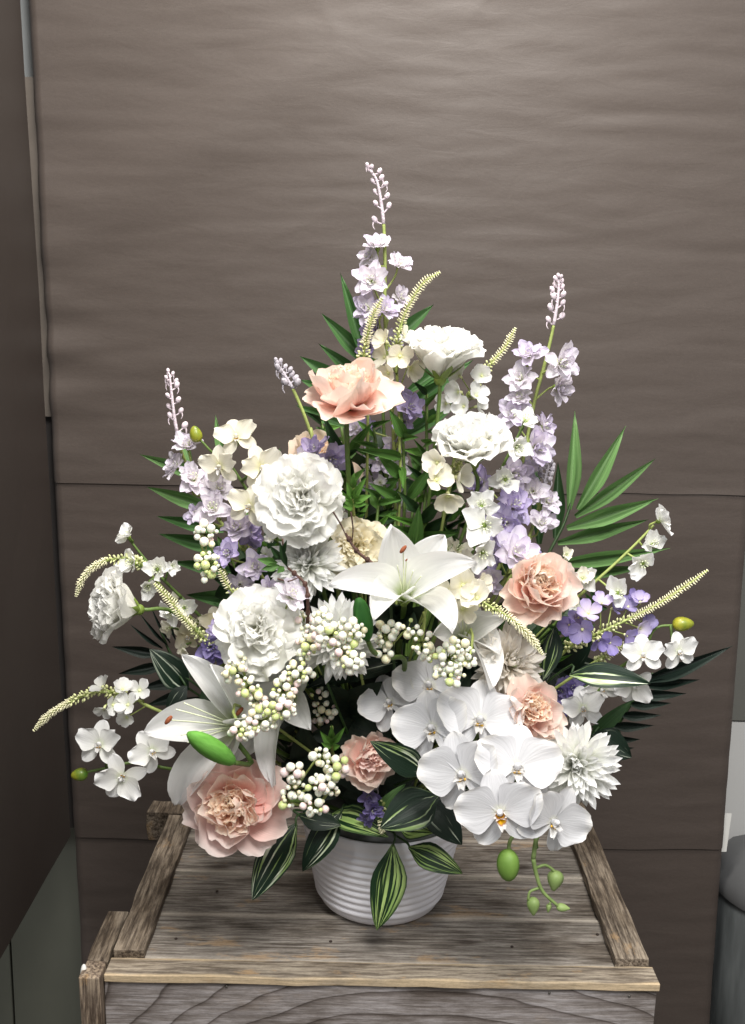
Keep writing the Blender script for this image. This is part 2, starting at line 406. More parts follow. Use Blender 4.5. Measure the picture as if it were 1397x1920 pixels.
def paper_mat(name, base):
    m, t, out = nt(name); L = t.links
    tc = N(t, 'ShaderNodeTexCoord'); o = tc.outputs['Object']
    n1 = N(t, 'ShaderNodeTexNoise'); n1.inputs['Scale'].default_value = 1; n1.inputs['Detail'].default_value = 5; n1.inputs['Distortion'].default_value = .6; L.new(mapping(t, o, (13, 1, 42)), n1.inputs[0])
    n2 = N(t, 'ShaderNodeTexNoise'); n2.inputs['Scale'].default_value = 1; n2.inputs['Detail'].default_value = 4; L.new(mapping(t, o, (190, 1, 430)), n2.inputs[0])
    n3 = N(t, 'ShaderNodeTexNoise'); n3.inputs['Scale'].default_value = 900; n3.inputs['Detail'].default_value = 3; n3.inputs['Roughness'].default_value = .8; L.new(o, n3.inputs[0])
    r = ramp(t, [(.3, tuple(x * .95 for x in base[:3]) + (1,)), (.7, tuple(x * 1.04 for x in base[:3]) + (1,))]); L.new(n2.outputs[0], r.inputs[0])
    rg = ramp(t, [(.3, (.86, .86, .86, 1)), (.7, (1.1, 1.1, 1.1, 1))]); L.new(n3.outputs[0], rg.inputs[0])
    pc = mixc(t, 1.0, r.outputs[0], rg.outputs[0], 'MULTIPLY')
    p = N(t, 'ShaderNodeBsdfPrincipled'); L.new(pc, p.inputs['Base Color']); p.inputs['Roughness'].default_value = .5; p.inputs['Specular IOR Level'].default_value = .35
    h = mth(t, 'ADD', mth(t, 'MULTIPLY', n1.outputs[0], 1.0), mth(t, 'MULTIPLY', n2.outputs[0], .07))
    h = mth(t, 'ADD', h, mth(t, 'MULTIPLY', n3.outputs[0], .06))
    b = N(t, 'ShaderNodeBump'); b.inputs['Strength'].default_value = .4; b.inputs['Distance'].default_value = .0016
    L.new(h, b.inputs['Height']); L.new(b.outputs[0], p.inputs['Normal']); L.new(p.outputs[0], out.inputs[0])
    return m

WHITE = rgb(240, 240, 238); CREAM = rgb(240, 236, 218)
M = {}
M['white'] = petal_mat('white_petal', [(0, rgb(226, 232, 205)), (.25, rgb(240, 240, 234)), (1, rgb(246, 246, 246))], vein=.06)
M['lily'] = petal_mat('lily_petal', [(0, rgb(165, 190, 95)), (.13, rgb(214, 226, 176)), (.3, rgb(238, 239, 234)), (1, rgb(244, 244, 244))], vein=.09, vs=9, bump=.8, trans=.44)
M['frill'] = petal_mat('frilled_petal', [(0, rgb(234, 236, 208)), (.3, rgb(247, 246, 238)), (1, rgb(250, 250, 247))], vein=.05, bump=.2, trans=.45, var=.02)
M['cream'] = petal_mat('cream_petal', [(0, rgb(226, 224, 180)), (.3, rgb(240, 236, 216)), (1, rgb(244, 240, 226))], vein=.08)
M['ivory'] = petal_mat('ivory_petal', [(0, rgb(236, 226, 186)), (1, rgb(246, 240, 220))], vein=.06, trans=.42)
M['orchid'] = petal_mat('orchid_petal', [(0, rgb(234, 234, 220)), (.15, rgb(220, 220, 222)), (.8, rgb(224, 224, 226)), (1, rgb(242, 240, 236))], vein=.12, vs=30, bump=.35, trans=.28)
M['pink'] = petal_mat('pink_petal', [(0, rgb(240, 168, 150)), (.3, rgb(245, 202, 188)), (.75, rgb(247, 220, 209)), (1, rgb(247, 230, 218))], edge=rgb(247, 232, 218)[:3] + (.6,), vein=.05, trans=.45)
M['peach'] = petal_mat('peach_petal', [(0, rgb(249, 196, 170)), (.35, rgb(250, 218, 196)), (.75, rgb(250, 230, 210)), (1, rgb(250, 238, 220))], vein=.04, trans=.5)
M['rose_pink'] = petal_mat('rose_pink_petal', [(0, rgb(242, 168, 158)), (.35, rgb(246, 204, 195)), (.8, rgb(248, 220, 212)), (1, rgb(248, 232, 224))], vein=.05, trans=.45)
M['lilac'] = petal_mat('lilac_petal', [(0, rgb(228, 230, 186)), (.2, rgb(242, 237, 240)), (.6, rgb(236, 229, 239)), (1, rgb(222, 212, 234))], edge=rgb(208, 196, 230)[:3] + (.6,), vein=.1)
M['pale_lilac'] = petal_mat('pale_lilac_petal', [(0, rgb(232, 234, 196)), (.3, rgb(245, 241, 243)), (1, rgb(240, 234, 241))], edge=rgb(220, 209, 233)[:3] + (.7,), vein=.1)
M['violet'] = petal_mat('violet_petal', [(0, rgb(226, 220, 206)), (.35, rgb(220, 210, 234)), (1, rgb(192, 178, 222))], edge=rgb(170, 154, 212)[:3] + (.5,), vein=.14)
M['purple'] = petal_mat('purple_petal', [(0, rgb(176, 164, 206)), (1, rgb(148, 136, 200))], vein=.16)
M['lip'] = petal_mat('orchid_lip', [(0, rgb(150, 112, 92)), (.22, rgb(226, 214, 190)), (.4, rgb(236, 234, 230)), (1, rgb(240, 239, 238))], vein=.3, vs=12)
M['lip_yellow'] = petal_mat('yellow_orchid_lip', [(0, rgb(150, 96, 70)), (.2, rgb(232, 170, 50)), (.5, rgb(238, 186, 70)), (.62, rgb(190, 140, 120)), (.72, rgb(240, 236, 230)), (1, rgb(244, 242, 240))], vein=.35, vs=14)
M['mum'] = petal_mat('mum_petal', [(0, rgb(222, 232, 190)), (.3, rgb(246, 247, 238)), (1, rgb(250, 250, 250))], vein=.06, trans=.42)
M['mum_cream'] = petal_mat('cream_mum_petal', [(0, rgb(236, 236, 206)), (.4, rgb(248, 243, 233)), (1, rgb(249, 245, 238))], vein=.05, trans=.5)
M['mum_green'] = petal_mat('green_mum_petal', [(0, rgb(170, 205, 110)), (1, rgb(206, 226, 160))], vein=.08)
M['stem'] = plain('green_stem', rgb(96, 122, 58), .5, .15, 200)
M['stem_light'] = plain('pale_green_stem', rgb(158, 172, 98), .5, .1, 200)
M['stem_dark'] = plain('dark_green_stem', rgb(52, 78, 40), .5, .2, 200)
M['sepal'] = plain('sepal_green', rgb(128, 150, 66), .5, .12, 150, c2=rgb(92, 112, 44))
M['throat'] = plain('throat_green', rgb(228, 234, 200), .5, .1, 150)
M['yellow'] = plain('yellow_centre', rgb(224, 176, 62), .5, .1, 150)
M['anther'] = plain('rust_anther', rgb(150, 86, 52), .8, .2, 900, c2=rgb(110, 54, 34))
M['bud_green'] = plain('bud_green', rgb(108, 138, 62), .55, .1, 40, c2=rgb(80, 112, 44), spec=.3, bump=.2)
M['bud_bright'] = plain('bright_bud_green', rgb(104, 160, 70), .65, .08, 60, c2=rgb(82, 134, 50), spec=.2, stretch=(3, 3, .6), bump=.3)
M['bud_deep'] = plain('deep_bud_green', rgb(58, 112, 48), .65, .08, 60, c2=rgb(40, 86, 36), spec=.2, stretch=(3, 3, .6), bump=.3)
M['bud_yellow'] = plain('yellow_green_bud', rgb(176, 168, 50), .42, .1, 55, c2=rgb(70, 108, 34), coat=.15)
M['bud_lilac'] = plain('frosted_lilac_bud', rgb(224, 212, 216), .75, .1, 500, c2=rgb(190, 174, 184), bump=.5)
M['bud_grey'] = plain('frosted_grey_bud', rgb(184, 178, 186), .75, .1, 500, c2=rgb(146, 142, 148), bump=.5)
M['spike'] = plain('cream_spike', rgb(240, 236, 200), .6, .08, 200)
M['spike_bud'] = plain('spike_bud_green', rgb(222, 226, 168), .6, .1, 200)
M['berry'] = plain('white_berry', rgb(240, 239, 228), .34, .04, 50, c2=rgb(228, 230, 208), spec=.5, sss=.15)
M['berry_cream'] = plain('cream_berry', rgb(238, 230, 204), .34, .05, 60, c2=rgb(224, 222, 180), spec=.5, sss=.15)
M['berry_green'] = plain('green_berry', rgb(214, 224, 158), .34, .08, 60, c2=rgb(198, 212, 136), spec=.5, sss=.15)
M['berry_pink'] = plain('pink_flushed_berry', rgb(242, 232, 224), .34, .05, 90, c2=rgb(224, 190, 190), spec=.5, sss=.15)
M['twig'] = plain('brown_twig', rgb(88, 60, 50), .7, .2, 400, c2=rgb(58, 38, 32), bump=.6)
M['palm'] = leaf_mat('palm_leaf', rgb(72, 110, 62), rgb(108, 142, 88), (.5, .7), 14, .5, .5, .25)
M['palm_light'] = leaf_mat('pale_palm_leaf', rgb(98, 134, 80), rgb(136, 166, 110), (.5, .7), 14, .5, .5, .25)
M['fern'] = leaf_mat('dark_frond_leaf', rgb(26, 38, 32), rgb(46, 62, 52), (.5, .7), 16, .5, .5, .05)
M['hosta'] = leaf_mat('striped_leaf', rgb(20, 40, 26), rgb(222, 230, 205), (.56, .62), 9, .95, .45, .05, mid=rgb(150, 178, 105))
M['hosta_green'] = leaf_mat('green_striped_leaf', rgb(26, 52, 28), rgb(186, 212, 130), (.49, .55), 12, .95, .45, .05, mid=rgb(146, 178, 100))
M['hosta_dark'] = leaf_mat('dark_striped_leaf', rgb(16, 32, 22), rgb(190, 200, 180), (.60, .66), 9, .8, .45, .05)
M['shade'] = leaf_mat('shade_black_leaf', rgb(24, 38, 26), rgb(44, 60, 40), (.5, .75), 10, .3, .55, .03)  # near-black leaf colour stands in for the shade among the stems
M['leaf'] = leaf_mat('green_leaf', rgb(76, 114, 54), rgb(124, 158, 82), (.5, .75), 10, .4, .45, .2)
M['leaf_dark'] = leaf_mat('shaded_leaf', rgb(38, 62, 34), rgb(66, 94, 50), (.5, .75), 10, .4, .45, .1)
M['leaf_fresh'] = leaf_mat('fresh_leaf', rgb(96, 142, 62), rgb(150, 184, 100), (.5, .75), 10, .5, .45, .25)

HUB = Vector((.0165, 1.22, .10))
def hub(k=.03): return HUB + Vector((random.uniform(-k, k), random.uniform(-k, k), random.uniform(-.01, .012)))
def stem_pts(head, n, drop=.06, sag=.0):
    h = hub(); a = head - Vector(n) * drop
    b = a.lerp(h, .45) + Vector((0, 0, .02 + sag)); c = a.lerp(h, .8) + Vector((0, 0, .015))
    return [head, a, b, c, h], h
def stem(parent, pts, r=.0022, mat='stem', name='stem', r1=None):
    mb = MB(); mb.tube(pts, r, r1 or r * 1.15, 6)
    return put(name, mb.mesh(name), parent, None, M[mat])

# shapes
PK = {
 'pe_out': dict(W=1.05, base=.3, vm=.66, fan=.14, fp=3.6, bend=.95, cup=.26, ruf=.05, rf=3, jag=.06, jf=3, nu=10, nv=8, notch=.04),
 'pe_mid': dict(W=.95, base=.3, vm=.66, fan=.14, fp=3.6, bend=1.0, cup=.3, ruf=.055, rf=4, jag=.08, jf=4, nu=10, nv=8, notch=.05),
 'pe_in': dict(W=.95, base=.35, vm=.7, fan=.18, fp=3, bend=.25, bp=1.4, cup=.25, ruf=.06, rf=4, jag=.12, jf=5, nu=10, nv=7, notch=.08),
 'pe_guard': dict(W=1.0, base=.3, vm=.7, fan=.17, fp=3.4, bend=.3, cup=.2, ruf=.045, rf=4, jag=.07, jf=3, nu=10, nv=8, notch=.05),
 'carn': dict(W=1.25, base=.12, vm=.85, fan=.2, bend=-.2, bp=1.3, cup=.12, ruf=.085, rf=4, jag=.05, jf=9, nu=24, nv=10, nar=.05),
 'carn_in': dict(W=1.35, base=.15, vm=.85, fan=.2, bend=-.3, bp=1.5, cup=.15, ruf=.11, rf=4, jag=.07, jf=9, nu=22, nv=10, nar=.05),
 'lis': dict(W=1.0, base=.15, vm=.8, fan=.22, bend=-.75, bp=2.2, cup=.34, ruf=.045, rf=5, jag=.06, jf=7, nu=16, nv=10, nar=.05),
 'lis_in': dict(W=1.0, base=.15, vm=.8, fan=.22, bend=-.4, bp=2.0, cup=.36, ruf=.055, rf=5, jag=.06, jf=8, nu=16, nv=9, nar=.05),
 'mum': dict(W=.24, base=.5, vm=.7, q=1.7, r=1.3, bend=.35, cup=.55, nu=2, nv=5),
 'mum_in': dict(W=.26, base=.6, vm=.7, q=1.7, r=1.3, bend=.6, cup=.7, nu=2, nv=5),
 'del': dict(W=.8, base=.22, vm=.62, fan=.3, fp=2.6, bend=.2, cup=.25, ruf=.05, rf=3, nu=7, nv=6, jag=.07, jf=4),
 'del_in': dict(W=.7, base=.22, vm=.62, fan=.3, fp=2.6, bend=.45, cup=.32, ruf=.04, rf=3, nu=6, nv=5, jag=.07),
 'flo': dict(W=.75, base=.3, vm=.66, q=2.4, bend=.1, cup=.25, ruf=.03, rf=3, nu=4, nv=5, notch=.1),
 'sepal': dict(W=.62, base=.3, vm=.5, q=1.9, r=1.8, bend=-.15, cup=.2, ruf=.02, rf=3, nu=6, nv=8),
 'wing': dict(W=1.16, base=.18, vm=.62, fan=.42, fp=2.4, nar=.12, bend=.25, cup=.14, ruf=.04, rf=4, jag=.05, jf=4, nu=14, nv=10),
 'round': dict(W=1.02, base=.25, vm=.68, fan=.38, fp=2.4, bend=.5, cup=.3, ruf=.06, rf=3, nu=10, nv=8, jag=.07, jf=3),
 'calyx': dict(W=.34, base=.7, vm=.3, q=1.2, r=1, bend=.5, cup=.3, nu=2, nv=5),
}
def petal(kind, parent, Mx, mat, name='petal', label=None):
    return put(name, pm(kind, **PK[kind]), parent, Mx, M[mat], label)
def whorl(parent, Fr, n, kind, el, L, mat, r0=0., z0=0., off=0., ja=.12, je=.12, jl=.1, name='petal', wsc=1.0, jt=.12):
    for i in range(n):
        az = off + 2 * math.pi * (i + random.uniform(-ja, ja) * 1.2) / n
        e = R_(el) + random.uniform(-je, je)
        s = L * random.uniform(1 - jl, 1 + jl)
        Mx = Fr @ Matrix.Rotation(az, 4, 'Z') @ Matrix.Translation((0, r0, z0)) @ Matrix.Rotation(e, 4, 'X') @ Matrix.Rotation(random.uniform(-jt, jt) * 2, 4, 'Y') @ Matrix.Rotation(random.uniform(-jt, jt), 4, 'Z') @ Matrix.Diagonal((s * wsc, s, s, 1))
        petal(kind, parent, Mx, mat, name)
def calyx(parent, Fr, R, n=5, L=.6, mat='sepal', z=-.3):
    mb = MB(); mb.ell((0, 0, 0), .17, (0, 0, 1), .16, 8, 5)
    me = mb.mesh('calyx')
    c = put('calyx', me, parent, Fr @ Matrix.Translation((0, 0, z)), M[mat])
    for i in range(n):
        Mx = Fr @ Matrix.Rotation(2 * math.pi * i / n + .3, 4, 'Z') @ Matrix.Translation((0, .12, z)) @ Matrix.Rotation(R_(38) + random.uniform(-.2, .2), 4, 'X') @ Matrix.Scale(L * random.uniform(.8, 1.15), 4)
        petal('calyx', c, Mx, mat, 'sepal')
    return c

def single(name, label, cat, px, py, Y, rpx, face, roll, group=None, stemr=.0022, drop=.05, smat='stem', zoff=.3):
    loc = at(px, py, Y); R = rpx * mpp(py, Y); n = cv(*face)
    Fr = frame(loc, n, roll, R)
    base = loc - n * R * zoff
    pts, h = stem_pts(base, n, drop)
    t = thing(name, label, cat, h, group)
    stem(t, pts, stemr, smat)
    return t, Fr, R
def peony(label, px, py, Y, r, face, roll=0, mats=('pink', 'pink', 'peach'), cupped=0, dens=1.0):
    t, Fr, R = single('peony', label, 'peony', px, py, Y, r, face, roll, 'pink peonies in the arrangement', .0028)
    calyx(t, Fr, R, 5, .5, 'sepal', -.32)
    k = dict(jl=.2, jt=.28, ja=.35); c = cupped
    whorl(t, Fr, 8, 'pe_guard', 0 + c, 1.02, mats[0], .06, -.26, je=.14, **k)
    whorl(t, Fr, 8, 'pe_out', 12 + c, 1.04, mats[0], .06, -.22, .4, je=.16, **k)
    whorl(t, Fr, 7, 'pe_out', 30 + c * .9, .96, mats[1], .06, -.2, je=.18, **k)
    Fi = Fr @ Matrix.Translation((random.uniform(-.12, .12), random.uniform(0, .16), .02))
    whorl(t, Fi, 6, 'pe_mid', 48 + c * .5, .78, mats[1], .08, -.18, .5, je=.18, **k)
    k = dict(jl=.2, jt=.4, ja=.5)
    whorl(t, Fi, 10, 'pe_in', 40, .50, mats[2], .14, .04, je=.28, **k)
    whorl(t, Fi, 9, 'pe_in', 54, .44, mats[2], .12, .12, .3, je=.3, **k)
    whorl(t, Fi, 8, 'pe_in', 68, .38, mats[2], .09, .2, .6, je=.35, **k)
    whorl(t, Fi, 7, 'pe_in', 84, .34, mats[2], .05, .25, .2, je=.45, **k)
    whorl(t, Fi, 4, 'pe_in', 100, .3, mats[2], .02, .28, .2, je=.5, **k)
    return t
def carnation(label, px, py, Y, r, face, roll=0, mat='frill', flat=1.0, group='white carnations in the arrangement'):
    t, Fr, R = single('carnation', label, 'carnation', px, py, Y, r, face, roll, group)
    Fr = Fr @ Matrix.Diagonal((1, 1, flat, 1))
    put('calyx', MB().ell((0, 0, 0), .2, (0, 0, 1), .35, 8, 6).mesh('calyx'), t, Fr @ Matrix.Translation((0, 0, -.4)), M['sepal'])
    k = dict(jl=.16, jt=.3, ja=.5)
    Fi = Fr @ Matrix.Translation((random.uniform(-.14, .14), random.uniform(-.05, .16), 0))
    for n, e, l, kk, z in ((8, -14, 1.0, 'carn', -.2), (8, 8, 1.0, 'carn', -.16), (7, 26, .95, 'carn', -.12)):
        whorl(t, Fr, n, kk, e, l, mat, .05, z, e * .1, je=.2, **k)
    for n, e, l, kk, z in ((7, 42, .84, 'carn', -.08), (6, 54, .74, 'carn_in', -.02), (6, 66, .64, 'carn_in', .04), (5, 78, .55, 'carn_in', .08), (4, 92, .5, 'carn_in', .1)):
        whorl(t, Fi, n, kk, e, l, mat, .07, z, e * .1, je=.28, **k)
    return t
def mum(label, px, py, Y, r, face, roll=0, mat='mum', green=True, name='chrysanthemum', group='spiky chrysanthemums in the arrangement'):
    t, Fr, R = single(name, label, 'chrysanthemum', px, py, Y, r, face, roll, group)
    put('calyx', MB().ell((0, 0, 0), .28, (0, 0, 1), .2, 8, 5).mesh('calyx'), t, Fr @ Matrix.Translation((0, 0, -.26)), M['sepal'])
    for i, (n, e, l, k) in enumerate([(20, -28, .88, 'mum'), (22, -14, .97, 'mum'), (23, 0, 1.0, 'mum'), (23, 13, .98, 'mum'), (22, 26, .93, 'mum'), (20, 39, .86, 'mum'), (18, 51, .77, 'mum'), (15, 62, .68, 'mum_in'), (12, 73, .58, 'mum_in')]):
        whorl(t, Fr, n, k, e, l, mat, .04, -.12 + i * .02, i * .4, je=.16, jl=.11, wsc=1.1, jt=.25)
    whorl(t, Fr, 10, 'mum_in', 80, .5, 'mum_green' if green else mat, .05, .0, je=.2)
    return t
def lisianthus(label, px, py, Y, r, face, roll=0, depth=1.15, mat='frill', stemmat='stem'):
    t, Fr, R = single('lisianthus', label, 'lisianthus', px, py, Y, r, face, roll, 'white lisianthus blooms in the arrangement', zoff=depth)
    calyx(t, Fr, R, 6, .5 + .25 * depth, 'sepal', -depth)
    el = math.degrees(math.atan(depth)) + 10; L = math.sqrt(.9 + depth * depth)
    k = dict(jl=.07, jt=.15, ja=.25)
    whorl(t, Fr, 6, 'lis', el, L, mat, .05, -depth, je=.06, wsc=1.0, **k)
    whorl(t, Fr, 6, 'lis', el + 5, L, mat, .05, -depth, .5, je=.08, wsc=1.0, **k)
    whorl(t, Fr, 7, 'lis_in', el + 11, L * .98, mat, .05, -depth, .2, je=.1, wsc=.9, **k)
    whorl(t, Fr, 7, 'lis_in', el + 18, L * .96, mat, .04, -depth, .7, je=.12, wsc=.8, **k)
    whorl(t, Fr, 7, 'lis_in', el + 24, L * .95, mat, .08, -depth, .3, je=.15, wsc=.65, **k)
    whorl(t, Fr, 5, 'lis_in', 86, L * .93, mat, .04, -depth, .3, je=.15, wsc=.55, **k)
    return t
_bm = {}
def blossom_core(mat):
    if mat in _bm: return _bm[mat]
    mb = MB(); mb.ell((0, 0, -.1), .16, (0, 0, 1), .22, 8, 5, 0)
    for i in range(7):
        a = i * .9; p = Vector((math.cos(a) * .12, math.sin(a) * .12, .0)); q = Vector((math.cos(a) * .2, math.sin(a) * .2, .42))
        mb.tube([p, q], .025, .02, 4, 1); mb.ell(q, .05, None, None, 5, 3, 1)
    me = mb.mesh('blossom', [M['sepal'], M['throat']]); _bm[mat] = me; return me
def del_blossom(parent, loc, n, R, roll, mat, rows=2, name='blossom'):
    Fr = frame(loc, n, roll, R)
    c = put(name, blossom_core('del'), parent, Fr)
    R = 1.07
    whorl(c, Fr, 6, 'del', 16, R, mat, .06, 0, je=.25, jl=.14, jt=.25, ja=.25)
    whorl(c, Fr, 6, 'del', 36, R * .86, mat, .05, .02, .5, je=.22, jl=.14, jt=.25, ja=.25)
    whorl(c, Fr, 4, 'del_in', 60, R * .62, mat, .04, .04, .2, je=.2, jl=.12, jt=.2)
    return c
FL = {}
def floret_mesh(kind='veronica'):
    """small four- or five-petalled flower, one piece, with its green throat"""
    if kind not in FL:
        L = []
        for s in range(4):
            rs = random.Random(s + 40); mb = MB()
            n = 5 if s % 2 else 4
            for i in range(n):
                pmh = petal_mesh('tmp', seed=s * 9 + i, **{**PK['flo'], 'W': .95})
                Mx = Matrix.Rotation(2 * math.pi * i / n + rs.uniform(-.15, .15), 4, 'Z') @ Matrix.Translation((0, .08, 0)) @ Matrix.Rotation(R_(34 + rs.uniform(-14, 12)), 4, 'X')
                mb.add([v.co for v in pmh.vertices], [tuple(p.vertices) for p in pmh.polygons], Mx, [(((j % 5) / 4), 1 - (1 - (j // 5) / 5) ** 1.35) for j in range(len(pmh.vertices))], 0)
                bpy.data.meshes.remove(pmh)
            mb.ell((0, 0, -.12), .14, (0, 0, 1), .3, 6, 4, 1)
            L.append(mb.mesh('floret', [M['white'], M['spike_bud']]))
        FL[kind] = L
    return random.choice(FL[kind])
def floret(parent, loc, n, R, mat='cream', name='floret'):
    return put(name, floret_mesh(), parent, frame(loc, n, random.uniform(0, 6), R), M[mat])

def polyat(sp): return [at(*p) for p in sp]
def nearest_above(P, loc, lead):
    """attachment point on the stalk, a little further down it than the flower"""
    k = min(range(len(P)), key=lambda i: (P[i] - loc).length)
    return P[min(k + lead, len(P) - 1)]
def delphinium(label, spine, blossoms, buds, budmat='bud_lilac', stemmat='stem_light', name='delphinium_stem', tohub=True, bR=6.2):
    P = polyat(spine); h = hub() if tohub else P[-1]
    pts = P + ([P[-1].lerp(h, .5) + Vector((0, 0, .01)), h] if tohub else [])
    t = thing(name, label, 'delphinium', h, 'delphinium stems in the arrangement')
    C = catmull(P, 6)
    # frosted upper stalk carries the buds
    kb = max(3, int(len(C) * buds[1]))
    mb = MB(); mb.tube(C[:kb], .0012, .0022, 6, smooth=1); put('bud_stalk', mb.mesh('bud_stalk'), t, None, M[budmat])
    stem(t, C[kb - 1:][::2] + pts[len(P):], .0019, stemmat)
    u = mpp(spine[0][1], spine[0][2])
    nb = buds[0]
    for i in range(nb):
        f = i / max(1, nb - 1); p = C[int(f * (kb - 1))]
        sx = (1 if i % 2 else -1) * random.uniform(.5, 1) * (.25 + .75 * min(1, f * 2.5)); d = cv(sx, random.uniform(.25, .7), random.uniform(-.5, .8))
        ln = u * random.uniform(11, 17); q = p + d * ln * (.5 + f * .5); r = u * bR * (.7 + .4 * f) * random.uniform(.85, 1.1)
        mb = MB(); mb.tube([p, p + d * ln * .5 - cv(0, 1, 0) * ln * .1, q], .0008, .001, 5)
        ax = (d + cv(0, .5, 0)).normalized()
        mb.ell(q + ax * r * .6, r * .85, ax, r * 1.15, 8, 6)
        if random.random() < .65:
            k = q + ax * r * .2 + cv(sx, 0, 0) * r * .4
            mb.tube([k, k - cv(-.25 * sx, 1, 0) * r * 1.5, k - cv(.1 * sx, 1, 0) * r * 2.6], r * .3, r * .1, 5)
        put('bud', mb.mesh('bud'), t, None, M[budmat])
    for b in blossoms:
        px, py, Y, r, fx, fy, mat = b
        loc = at(px, py, Y); n = cv(fx + random.uniform(-.35, .35), fy + random.uniform(-.3, .35), .8); R = r * mpp(py, Y)
        c = del_blossom(t, loc, n, R, random.uniform(0, 6), mat, 2 if r > 19 else 2)
        a = nearest_above(C if len(C) else P, loc, 3)
        mb = MB(); mb.tube([loc - n * R * .25, loc - n * R * .8 - Vector((0, 0, R * .3)), a], .0011, .0012, 5); put('pedicel', mb.mesh('pedicel'), t, None, M[stemmat])
    return t
def spike(label, sp, split, flo=(), flomat='cream', name='flower_spike', end=1.0, teeth=True, hubstem=True, cat='spike flower', w=7.5, stemmat='stem_light'):
    """curved cream spike: fine teeth to 'split', round buds beyond, little flowers lower down"""
    P = polyat(sp); C = catmull(P, 10)
    h = hub() if hubstem else P[-1]
    t = thing(name, label, cat, h, 'cream flower spikes in the arrangement')
    u = mpp(sp[0][1], sp[0][2])
    L = [0]
    for i in range(1, len(C)): L.append(L[-1] + (C[i] - C[i - 1]).length)
    tot = L[-1]
    def pos(s):
        for i in range(1, len(C)):
            if L[i] >= s: f = (s - L[i - 1]) / max(1e-9, L[i] - L[i - 1]); return C[i - 1].lerp(C[i], f), (C[i - 1] - C[i]).normalized()
        return C[-1], (C[-2] - C[-1]).normalized()
    tip = MB(); low = MB(); s = 0; k = 0
    step = u * 4.6
    while s < tot * end:
        p, d = pos(s); f = s / tot
        o1 = d.orthogonal().normalized(); o2 = d.cross(o1)
        if f < split:
            nr = 7; wd = u * w * min(1, .35 + 2.4 * f / max(split, .01)) * random.uniform(.92, 1.08)
            for i in range(nr):
                a = 2 * math.pi * (i + .5 * (k % 2)) / nr; o = o1 * math.cos(a) + o2 * math.sin(a); dd = (o + d * .35).normalized()
                tip.ell(p + dd * wd * random.uniform(.5, .72), u * random.uniform(.95, 1.35), dd, wd * random.uniform(.4, .62), 5, 4)
            s += step * random.uniform(.85, 1.2)
        else:
            g = (f - split) / (max(.01, end - split)); nr = 5; wd = u * w * (1 + .45 * g)
            for i in range(nr):
                a = 2 * math.pi * (i + .5 * (k % 2)) / nr + random.uniform(-.2, .2); o = o1 * math.cos(a) + o2 * math.sin(a); dd = (o + d * .5).normalized()
                if random.random() < .18: continue
                low.ell(p + dd * wd * random.uniform(.6, 1.15), u * (1.9 + 1.3 * g) * random.uniform(.75, 1.15), dd, u * (3.2 + 1.6 * g), 6, 4, 0)
                low.tube([p, p + dd * wd * .6], u * .8, u * .7, 4, 0)
            s += step * 1.55
        k += 1
    if tip.v: put('spike_tip', tip.mesh('spike_tip'), t, None, M['spike'], kind='stuff')
    if low.v: put('spike_buds', low.mesh('spike_buds'), t, None, M['spike_bud'], kind='stuff')
    pts = C[::4] + ([C[-1].lerp(h, .5) + Vector((0, 0, .012)), h] if hubstem else [])
    stem(t, pts, .0011, stemmat, r1=.002)
    for q in flo:
        px, py, Y, r, fx, fy = q[:6]; m_ = q[6] if len(q) > 6 else flomat
        loc = at(px, py, Y); n = cv(fx + random.uniform(-.55, .55), fy + random.uniform(-.4, .5), .7); R = r * mpp(py, Y) * 1.25
        floret(t, loc, n, R, m_)
        a = nearest_above(C, loc, 4)
        mb = MB(); mb.tube([loc - n * R * .3, a], .0008, .0009, 4); put('pedicel', mb.mesh('pedicel'), t, None, M[stemmat])
    return t

def orchid_blossom(parent, px, py, Y, r, face, roll=0, mat='orchid', lipc='lip', big=True, attach=None, name='blossom', wing='wing'):
    loc = at(px, py, Y); n = cv(*face); R = r * mpp(py, Y) * (1.0 if r > 50 else 1.12); Fr = frame(loc, n, roll, R)
    mb = MB(); mb.ell((0, .02, .1), .085, (0, .25, 1), .16, 8, 6, 0)
    for sx in (-1, 1): mb.ell((sx * .05, -.1, .12), .03, (sx, -.5, 1), .05, 6, 4, 1)
    me = mb.mesh('blossom', [M[mat], M['yellow']])
    c = put(name, me, parent, Fr)
    J = lambda a: a + random.uniform(-5, 5)
    def pt(kind, az, el, L, nm='petal', wsc=1.0, m_=mat):
        Mx = Fr @ Matrix.Rotation(R_(J(az)), 4, 'Z') @ Matrix.Translation((0, .03, 0)) @ Matrix.Rotation(R_(J(el)), 4, 'X') @ Matrix.Diagonal((L * wsc, L, L, 1))
        petal(kind, c, Mx, m_, nm)
    pt('sepal', 0, -2, .92, 'sepal', 1.25); pt('sepal', 132, -6, .9, 'sepal', 1.15); pt('sepal', -132, -6, .9, 'sepal', 1.15)
    pt(wing, 68, 7, 1.0); pt(wing, -68, 7, 1.0)
    pt('round', 180, 38, .46, 'lip', .6, lipc); pt('round', 115, 58, .34, 'lip', .6, lipc); pt('round', -115, 58, .34, 'lip', .6, lipc)
    if attach is not None:
        mb = MB(); mb.tube([loc - n * R * .02, loc - n * R * .4, attach], .0015, .0018, 6); put('pedicel', mb.mesh('pedicel'), parent, None, M['stem'])
    return c
